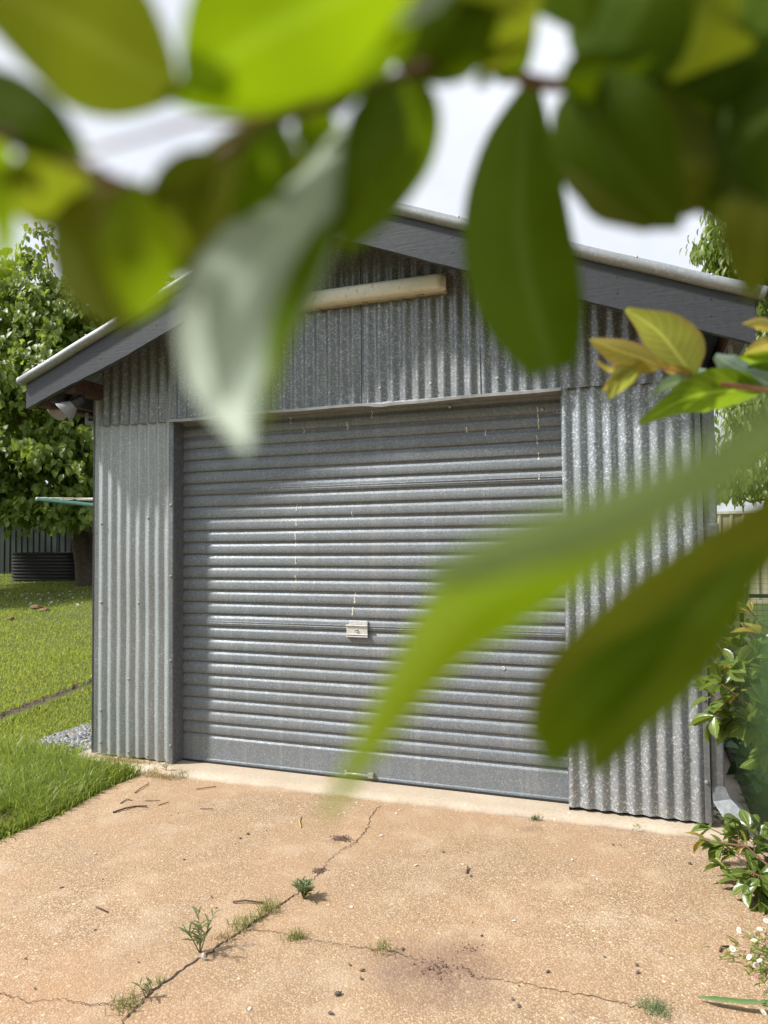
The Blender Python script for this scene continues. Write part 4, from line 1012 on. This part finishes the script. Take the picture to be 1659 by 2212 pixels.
# dark ivy groundcover in the gap beside the garage
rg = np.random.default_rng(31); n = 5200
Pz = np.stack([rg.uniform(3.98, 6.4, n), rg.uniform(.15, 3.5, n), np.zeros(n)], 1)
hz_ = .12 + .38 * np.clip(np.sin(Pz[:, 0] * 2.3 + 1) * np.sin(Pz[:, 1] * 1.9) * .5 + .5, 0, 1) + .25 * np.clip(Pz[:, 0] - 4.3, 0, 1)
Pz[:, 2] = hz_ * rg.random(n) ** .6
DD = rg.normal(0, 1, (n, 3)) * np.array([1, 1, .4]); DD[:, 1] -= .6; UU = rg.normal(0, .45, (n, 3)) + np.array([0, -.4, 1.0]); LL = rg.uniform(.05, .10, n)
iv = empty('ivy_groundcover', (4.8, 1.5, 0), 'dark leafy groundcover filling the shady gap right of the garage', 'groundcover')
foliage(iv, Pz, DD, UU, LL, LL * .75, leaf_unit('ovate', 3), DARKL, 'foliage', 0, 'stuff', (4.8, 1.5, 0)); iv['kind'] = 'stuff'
# feathery weed and bare seed stalks by the outlet
fw = on_floor(1560, 1790); fwe = empty('feathery_weed', fw, 'pale feathery weed growing in front of the downpipe outlet', 'weed')
MB().tube([(0, 0, 0), (.005, 0, .09), (0, 0, .17)], [.003, .0025, .001], 5).build('stem', WEEDM, fwe)
for k in range(26):
    u = .15 + .85 * k / 26; b = 2.4 * k; l_ = .075 * (1.15 - .7 * u); d = np.array([[math.cos(b), math.sin(b) * .8, .35]])
    o = bpy.data.objects.new('leaf', LM); COL.objects.link(o); o.parent = fwe
    M = frames(d, np.array([[0, 0, 1.0]]))[0] * np.array([l_ * .16, l_, l_])[None, :]; m4 = np.eye(4); m4[:3, :3] = M; m4[:3, 3] = (0, 0, .17 * u); o.matrix_local = Matrix(m4.tolist())
# daisies
db = on_floor(1690, 2095); da = empty('daisy_plant', db, 'clump of small white and pink daisies at the lower right edge', 'flowers')
rg = np.random.default_rng(8)
for px, py, hh_, cm in ((1597, 2009, .15, PETAL), (1641, 2008, .15, PETAL), (1629, 2032, .13, PETAL), (1582, 2050, .10, PETAL), (1619, 2068, .11, PETAL), (1634, 2086, .08, PETAL), (1641, 2076, .10, PETAL), (1606, 2045, .12, PETALP), (1617, 2058, .11, PETALP), (1633, 2109, .06, PETALP), (1640, 2158, .05, PETALP), (1648, 2187, .05, PETAL), (1655, 1990, .16, PETAL)):
    r = ray(px, py); hp = CAM + r * ((hh_ - .025 - CAM.z) / r.z) - db; hp = Vector(hp)
    MB().tube([Vector((rg.normal(0, .02), rg.normal(0, .02), 0)), hp * .55 + Vector((.02, 0, .02)), hp], [.0014, .0012, .0009], 5).build('stem', WEEDM, da, True)
    M = aim(hp, Vector((-.35, -.45, .9)) + Vector(rg.normal(0, .3, 3))); m = MB(); npet = 16
    for k in range(npet):
        a = 2 * PI * k / npet; c_, s_ = math.cos(a), math.sin(a); w = .0016; l_ = .0095 if cm is PETAL else .006
        m.add([M @ Vector(q) for q in ((.002 * c_ - w * s_, .002 * s_ + w * c_, 0), (.002 * c_ + w * s_, .002 * s_ - w * c_, 0), (l_ * c_ + w * s_, l_ * s_ - w * c_, .002), (l_ * c_ - w * s_, l_ * s_ + w * c_, .002))], [(0, 1, 2, 3)])
    fh = m.build('flower', cm, da); MB().lathe([(0, .0035), (.002, .003), (.0035, .001), (.0035, -.001)], 8, M).build('flower_centre', YELLOW if cm is PETAL else PETALP, fh, True)
n = 260; PP = np.stack([rg.normal(.0, .07, n), rg.normal(0, .10, n), rg.uniform(0, .03, n)], 1) + np.array(db)
foliage(da, PP, rg.normal(0, 1, (n, 3)) + np.array([-.5, -.2, .6]), rg.normal(0, .3, (n, 3)) + np.array([0, 0, 1.]), rg.uniform(.02, .06, n), np.full(n, .006), leaf_unit('lance', 3), GRASST, 'foliage', 0, 'stuff', db)
# strap leaf lying on the drive
A_ = [on_floor(x, y) for x, y in ((1508, 2163), (1540, 2172), (1600, 2184), (1665, 2192), (1760, 2200))]
m = MB(); rows = []
for k in range(25):
    u = k / 24 * 4; i = min(3, int(u)); p_ = A_[i].lerp(A_[i + 1], u - i); tg = (A_[i + 1] - A_[i]).normalized(); nm = Vector((-tg.y, tg.x, 0)); w = .011 * min(1, .12 + k / 7)
    zz = .012 + .03 * (k / 24); rows.append([p_ + nm * w + Vector((0, 0, zz + .003)), p_ + Vector((0, 0, zz)), p_ - nm * w + Vector((0, 0, zz + .003))])
o = m.grid(rows).build('strap_leaf', STRAPM, None, True); tag(o, 'long green strap leaf reaching in over the bottom right of the drive', 'leaf')
s_ = o.modifiers.new('thick', 'SOLIDIFY'); s_.thickness = .0012

# ------------------------------------------------------------------ foreground branches
def spline(P_, n):
    P_ = [Vector(p_) for p_ in P_]; Q = [P_[0] * 2 - P_[1]] + P_ + [P_[-1] * 2 - P_[-2]]; out = []
    for j in range(n + 1):
        u = j / n * (len(P_) - 1); i = min(int(u), len(P_) - 2); f = u - i; a, b, c, d = Q[i:i + 4]
        out.append(.5 * ((2 * b) + (c - a) * f + (2 * a - 5 * b + 4 * c - d) * f * f + (3 * b - a - 3 * c + d) * f ** 3))
    return out
def fg_leaf(par, base, axis, wpx, mat, twist=0.0, fold=.18, shape='ovate', n=14, wave=.0, name='leaf', prof=None):
    """axis: (x, y, depth) along the midrib from the petiole; wpx: full width in photograph pixels at the widest"""
    C = spline([at(*a) for a in axis], n); ds = np.interp(np.linspace(0, 1, n + 1), np.linspace(0, 1, len(axis)), [a[2] for a in axis]); rows = []; U = []
    for j, c in enumerate(C):
        u = j / n
        if prof: w = np.interp(u, np.linspace(0, 1, len(prof)), prof)
        elif shape == 'ovate': w = math.sin(PI * u ** .8) ** .75 if 0 < u < 1 else 0
        elif shape == 'obovate': w = math.sin(PI * u ** 1.35) ** .7 if 0 < u < 1 else 0
        else: w = math.sin(PI * u) ** .8 if 0 < u < 1 else 0
        w = max(w, .015) * wpx * ds[j] / 1535 * .5 / max(.35, math.cos(twist))
        tg = (C[min(j + 1, n)] - C[max(j - 1, 0)]).normalized(); vw = (c - CAM).normalized(); sd = tg.cross(vw).normalized(); nr = sd.cross(tg).normalized()
        s2 = sd * math.cos(twist) + nr * math.sin(twist); n2 = s2.cross(tg).normalized()
        row = []
        for k in range(-3, 4):
            q = k / 3; row.append(c + s2 * (w * q) + n2 * (abs(q) ** 1.5 * w * fold + wave * w * math.sin(9 * u + 2 * q) * abs(q)) - base)
            U.append((q, u, 0))
        rows.append(row)
    me = MB().grid(rows).mesh(name, mat, True); add_uv(me, U); return link(name, me, None, par)
def twig_px(par, base, pts, rpx, mat, name='stem'):
    C = spline([at(*a) for a in pts], 4 * (len(pts) - 1)); ds = np.interp(np.linspace(0, 1, len(C)), np.linspace(0, 1, len(pts)), [a[2] for a in pts])
    rr = np.interp(np.linspace(0, 1, len(C)), np.linspace(0, 1, len(rpx)), rpx)
    return MB().tube([c - base for c in C], [float(r_ * d / 1535) for r_, d in zip(rr, ds)], 8).build(name, mat, par, True)

fb = at(1750, 195, .30)
TT = lambda ax, *a: twig_px(top, fb, [(x, y, d * .74) for x, y, d in ax], *a)
top = empty('leafy_branch', fb, 'blurred leafy branch hanging across the top of the view, nearest the camera', 'branch')
TT([(1900, 205, .31), (1659, 190, .30), (1400, 178, .285), (1180, 182, .27), (1000, 128, .25), (820, 182, .235), (640, 245, .22), (520, 305, .215), (400, 388, .21), (320, 412, .205), (180, 362, .20), (0, 290, .195), (-160, 240, .19)], [17, 16, 15, 14, 13, 13, 12, 12, 11], STEMM)
TT([(640, 245, .22), (540, 262, .215), (430, 262, .21), (310, 296, .205), (190, 330, .20)], [9, 7, 6, 5, 5], PINK)
TT([(250, 395, .205), (222, 440, .21), (205, 500, .215)], [8, 6, 5], STEMM)
def TL(ax, *a, near=.72, **k): return fg_leaf(top, fb, [(x, y, d * near) for x, y, d in ax], *a, **k)
TL([(392, 205, .21), (240, 110, .205), (80, 20, .20), (-140, -90, .20)], 330, FG_O, .35, shape='lance')
TL([(395, 200, .20), (540, 95, .19), (720, 0, .18), (960, -120, .18)], 330, FG_B, -.3, shape='lance')
TL([(880, 110, .23), (700, 150, .22), (520, 185, .215), (345, 212, .21)], 150, FG_D, .4, shape='lance')
TL([(-110, 150, .2), (0, 215, .2), (100, 280, .2), (190, 335, .205)], 150, FG_D, .25)
TL([(-60, 330, .19), (-10, 420, .19), (10, 500, .19), (0, 600, .19)], 60, FG_B, .2)
TL([(190, 350, .215), (120, 380, .215), (60, 425, .215), (-10, 455, .215)], 130, FG_O, .3)
TL([(215, 355, .225), (205, 440, .22), (235, 560, .22), (272, 715, .22)], 260, FG_O, -.35, shape='obovate')
TL([(300, 385, .205), (300, 450, .20), (310, 560, .195), (285, 690, .19)], 165, FG_B, .35, shape='obovate')
TL([(610, 260, .23), (540, 370, .225), (470, 470, .22), (385, 600, .22)], 225, FG_O, -.3)
TL([(600, 262, .215), (585, 340, .21), (560, 400, .21), (500, 480, .21)], 110, FG_B, .3)
TL([(470, 330, .21), (400, 400, .21), (380, 470, .215), (400, 560, .22)], 120, FG_O, .2)
TL([(755, 270, .17), (680, 420, .16), (575, 555, .15), (497, 690, .145), (485, 820, .14), (535, 970, .13)], 262, FG_P, -.35, .25, near=1.0, prof=[.16, .35, .62, .92, 1, .92, .72, .42, .06])
TL([(748, 420, .165), (670, 560, .152), (618, 680, .146), (590, 800, .14), (562, 945, .13)], 60, FG_B, -.3, .1, near=1.0, prof=[.1, .8, 1, .9, .7, .4, .05])
TL([(880, 170, .235), (850, 290, .23), (810, 400, .225), (735, 555, .22)], 190, FG_D, .4)
TL([(840, 180, .228), (820, 260, .222), (800, 330, .218), (770, 430, .216)], 110, FG_B, -.3)
TL([(890, 150, .25), (915, 240, .25), (905, 340, .25), (870, 440, .25)], 80, FG_D, .3)
TL([(1150, 180, .255), (1125, 360, .25), (1130, 560, .245), (1195, 800, .24)], 245, FG_K, 0.25, near=.92, prof=[.15, .40, .62, .78, .90, .97, 1, .94, .78, .40])
TL([(1250, 165, .28), (1290, 280, .28), (1370, 390, .28), (1470, 495, .28)], 250, FG_D, -.35)
TL([(1380, 170, .29), (1390, 280, .29), (1400, 370, .285), (1430, 490, .285)], 330, FG_O, .3, prof=[.3, .7, .95, 1, .9, .75, .2])
TL([(1560, 180, .30), (1560, 290, .295), (1580, 380, .29), (1540, 480, .29)], 330, FG_D, -.3)
TL([(1700, 200, .30), (1690, 360, .29), (1640, 500, .28), (1625, 650, .28)], 190, FG_O, .3)
TL([(1660, 190, .30), (1620, 280, .295), (1590, 340, .29), (1530, 430, .29)], 160, FG_D, .2)
TL([(1700, 200, .31), (1720, 300, .31), (1730, 400, .31), (1700, 520, .31)], 240, FG_D, .2)
TL([(860, 150, .25), (930, 70, .245), (1000, 0, .24), (1080, -110, .24)], 230, FG_D, .3)
TL([(1000, 120, .25), (1060, 60, .245), (1110, 0, .24), (1160, -120, .24)], 190, FG_O, -.3)
TL([(930, 140, .255), (960, 100, .25), (1040, 60, .25), (1160, 50, .25)], 110, FG_D, .2)
TL([(1080, 165, .26), (1110, 120, .26), (1135, 60, .26), (1150, -20, .26)], 70, FG_D, -.2)
TL([(1290, 170, .285), (1340, 80, .28), (1390, 0, .275), (1430, -130, .27)], 260, FG_D, .35)
TL([(1150, -140, .26), (1200, -80, .26), (1240, -10, .26), (1270, 75, .26)], 170, FG_D, .3)
TL([(1210, 170, .275), (1260, 165, .275), (1330, 150, .275), (1420, 110, .275)], 100, FG_D, .2)
TL([(1450, 178, .29), (1500, 90, .285), (1530, 0, .28), (1600, -130, .28)], 260, FG_O, -.3)
TL([(1580, 185, .30), (1630, 90, .295), (1680, 0, .29), (1740, -100, .29)], 260, FG_D, .3)
TL([(1420, 175, .29), (1520, 150, .29), (1620, 130, .29), (1740, 120, .29)], 160, FG_D, .4)
TL([(820, 182, .24), (790, 90, .235), (840, 0, .23), (900, -120, .23)], 170, FG_B, .3)
TL([(1050, 150, .255), (1045, 165, .256), (1040, 178, .257), (1032, 192, .258)], 34, FG_D, .2)
TL([(780, 20, .22), (860, -20, .22), (940, -60, .22), (1000, -130, .22)], 120, FG_P, .5)

for ax, w, mt, tw in (([(1440, 180, .30), (1470, 270, .30), (1500, 360, .30), (1480, 470, .30)], 240, FG_O, .2), ([(1300, 180, .30), (1280, 250, .30), (1290, 330, .30), (1330, 420, .30)], 170, FG_D, .2),
    ([(1620, 190, .31), (1640, 280, .31), (1660, 350, .31), (1620, 440, .31)], 260, FG_D, .2), ([(1660, 190, .31), (1680, 120, .31), (1690, 40, .31), (1680, -60, .31)], 260, FG_D, .2), ([(1380, 178, .30), (1440, 110, .30), (1480, 40, .30), (1500, -60, .30)], 260, FG_D, .2),
    ([(1330, 170, .30), (1310, 100, .30), (1320, 30, .30), (1330, -80, .30)], 150, FG_D, .2), ([(700, 225, .24), (690, 280, .24), (690, 330, .24), (650, 420, .24)], 110, FG_D, .2), ([(180, 360, .23), (120, 400, .23), (90, 440, .23), (120, 500, .23)], 150, FG_O, .2),
    ([(330, 410, .23), (350, 470, .23), (360, 520, .23), (340, 600, .23)], 120, FG_O, .2), ([(0, 290, .21), (-20, 340, .21), (-10, 380, .21), (40, 420, .21)], 110, FG_B, .2), ([(960, 140, .26), (940, 90, .26), (900, 40, .26), (880, -60, .26)], 200, FG_D, .2),
    ([(1120, 175, .27), (1100, 120, .27), (1090, 60, .27), (1100, -60, .27)], 110, FG_D, .2), ([(620, 250, .23), (700, 180, .23), (760, 120, .23), (800, 60, .23)], 130, FG_D, .2), ([(1590, 185, .31), (1660, 420, .31), (1690, 520, .31), (1660, 600, .31)], 150, FG_O, .2)):
    TL(ax, w, mt, tw)

rbp = at(1800, 900, .25)
low = empty('leafy_branch', rbp, 'two large blurred leaves reaching in from the right across the door', 'branch')
twig_px(low, rbp, [(2000, 820, .26), (1860, 880, .22), (1760, 900, .20)], [14, 12, 8], STEMM)
FG_V = mat_leaf('foreground_leaf_vivid', (.12, .20, .005), (.13, .21, .006), .55, (.50, .68, .008), .6, .1, 'mid')
FG_H = mat_leaf('foreground_leaf_pale', (.17, .26, .10), (.19, .28, .11), .40, (.34, .50, .12), .45, .4, 'mid')
fg_leaf(low, rbp, [(1790, 830, .072), (1560, 1010, .080), (1330, 1120, .09), (1120, 1190, .10), (925, 1255, .115)], 130, FG_H, .4, .2, prof=[.6, .85, 1, 1, 1, .9, .7, .35])
fg_leaf(low, rbp, [(1420, 1130, .10), (1180, 1220, .108), (1010, 1310, .125), (880, 1470, .122), (695, 1775, .11)], 195, FG_V, -.35, .2, prof=[.25, .6, .9, 1, .85, .6, .38, .06])
twig_px(low, rbp, [(1860, 880, .22), (1810, 980, .19), (1770, 1040, .17)], [10, 8, 6], STEMM)
fg_leaf(low, rbp, [(1780, 1030, .18), (1580, 1215, .175), (1400, 1365, .17), (1250, 1490, .165), (1165, 1610, .16)], 190, FG_O, .3, .2, prof=[.25, .6, .85, 1, 1, .92, .7, .3])
fg_leaf(low, rbp, [(1640, 1190, .165), (1460, 1390, .16), (1340, 1530, .155), (1280, 1675, .15)], 165, FG_M, -.3, .2, prof=[.15, .7, 1, 1, .85, .6, .15])
fg_leaf(low, rbp, [(1480, 1330, .16), (1320, 1470, .155), (1225, 1570, .15), (1190, 1660, .15)], 135, FG_M, .25, .2, prof=[.15, .7, 1, 1, .9, .7, .25])
fg_leaf(low, rbp, [(1820, 1150, .075), (1715, 1350, .072), (1690, 1550, .07), (1670, 1850, .07)], 110, mat_leaf('foreground_leaf_blue', (.05, .11, .045), (.06, .12, .05), .35, (.18, .32, .10), .35, .4, True), .4, .2, prof=[.3, .8, 1, 1, .9, .5, .05])

ys = at(1760, 850, .62)
YT = lambda ax, *a: twig_px(yo, ys, [(x, y, d * 1.25) for x, y, d in ax], *a)
yo = empty('young_shoot', ys, 'young shoot with yellow orange leaves in front of the right eave', 'branch')
FG_Y = mat_leaf('young_leaf', (.25, .27, .045), (.30, .31, .06), .45, (.46, .50, .07), .38, .4, True, (.36, .27, .07))
FG_OR = mat_leaf('orange_leaf', (.37, .33, .06), (.44, .37, .08), .45, (.60, .52, .09), .38, .4, True, (.48, .28, .10))
FG_SI = mat_leaf('silvery_leaf', (.27, .38, .30), (.31, .42, .33), .2, (.3, .45, .2), .22, .7, True)
FG_G = mat_leaf('fresh_leaf', (.10, .19, .01), (.12, .21, .012), .5, (.36, .54, .02), .38, .4, True)
YT([(1900, 880, .64), (1720, 850, .62), (1659, 842, .61), (1580, 832, .60), (1525, 824, .60), (1495, 812, .60)], [9, 8, 6, 5, 4, 3], PINK)
YT([(1495, 812, .60), (1450, 800, .595), (1400, 790, .59)], [3, 2.5, 2], PINK)
YT([(1720, 850, .62), (1710, 790, .62), (1700, 730, .62), (1690, 690, .61)], [6, 5, 4, 3], PINK)
YL = lambda ax, *a, **k: fg_leaf(yo, ys, [(x, y, d * 1.25) for x, y, d in ax], *a, **k)
YL([(1497, 812, .60), (1462, 765, .60), (1420, 715, .595), (1352, 668, .59)], 108, FG_Y, .45, .3, prof=[.2, .8, 1, .98, .8, .42, .1])
YL([(1430, 792, .59), (1380, 772, .585), (1330, 755, .58), (1272, 733, .58)], 62, FG_OR, -.4, .3)
YL([(1400, 790, .59), (1365, 805, .585), (1335, 830, .58), (1312, 862, .575)], 52, FG_Y, .5, .35, wave=.2)
YL([(1395, 788, .59), (1355, 790, .59), (1318, 800, .59), (1285, 778, .59)], 20, FG_OR, .6, .4, wave=.3)
YL([(1360, 800, .585), (1335, 815, .58), (1315, 830, .58), (1298, 850, .58)], 16, FG_OR, .4, .4, wave=.3)
YL([(1500, 815, .60), (1470, 822, .60), (1435, 835, .595), (1405, 858, .59)], 26, FG_SI, .7, .4)
YL([(1498, 812, .60), (1470, 803, .60), (1440, 795, .60), (1418, 772, .60)], 22, FG_OR, .6, .3)
YL([(1655, 842, .61), (1560, 845, .60), (1480, 862, .59), (1380, 915, .58)], 92, FG_G, .35, .3, prof=[.1, .7, .95, 1, .85, .6, .35, .08])
YL([(1655, 838, .61), (1615, 808, .605), (1580, 790, .60), (1545, 768, .60)], 60, FG_SI, -.5, .3, prof=[.5, .7, .8, 1, .6, .2])
YL([(1500, 810, .60), (1510, 806, .60), (1520, 802, .60), (1528, 799, .60)], 18, FG_SI, .2, .2)
YL([(1700, 745, .62), (1665, 745, .615), (1635, 752, .61), (1606, 765, .605)], 34, FG_OR, .4, .3)
YL([(1700, 715, .62), (1670, 704, .615), (1640, 697, .61), (1602, 700, .605)], 28, FG_OR, -.4, .4, wave=.2)
YL([(1710, 790, .62), (1670, 782, .615), (1630, 780, .61), (1585, 775, .605)], 40, FG_G, .5, .3)
YL([(1715, 810, .62), (1680, 792, .615), (1650, 795, .61), (1610, 800, .605)], 50, FG_SI, -.4, .3)
YL([(1715, 825, .62), (1690, 818, .615), (1650, 802, .61), (1596, 800, .605)], 44, FG_G, .3, .3)
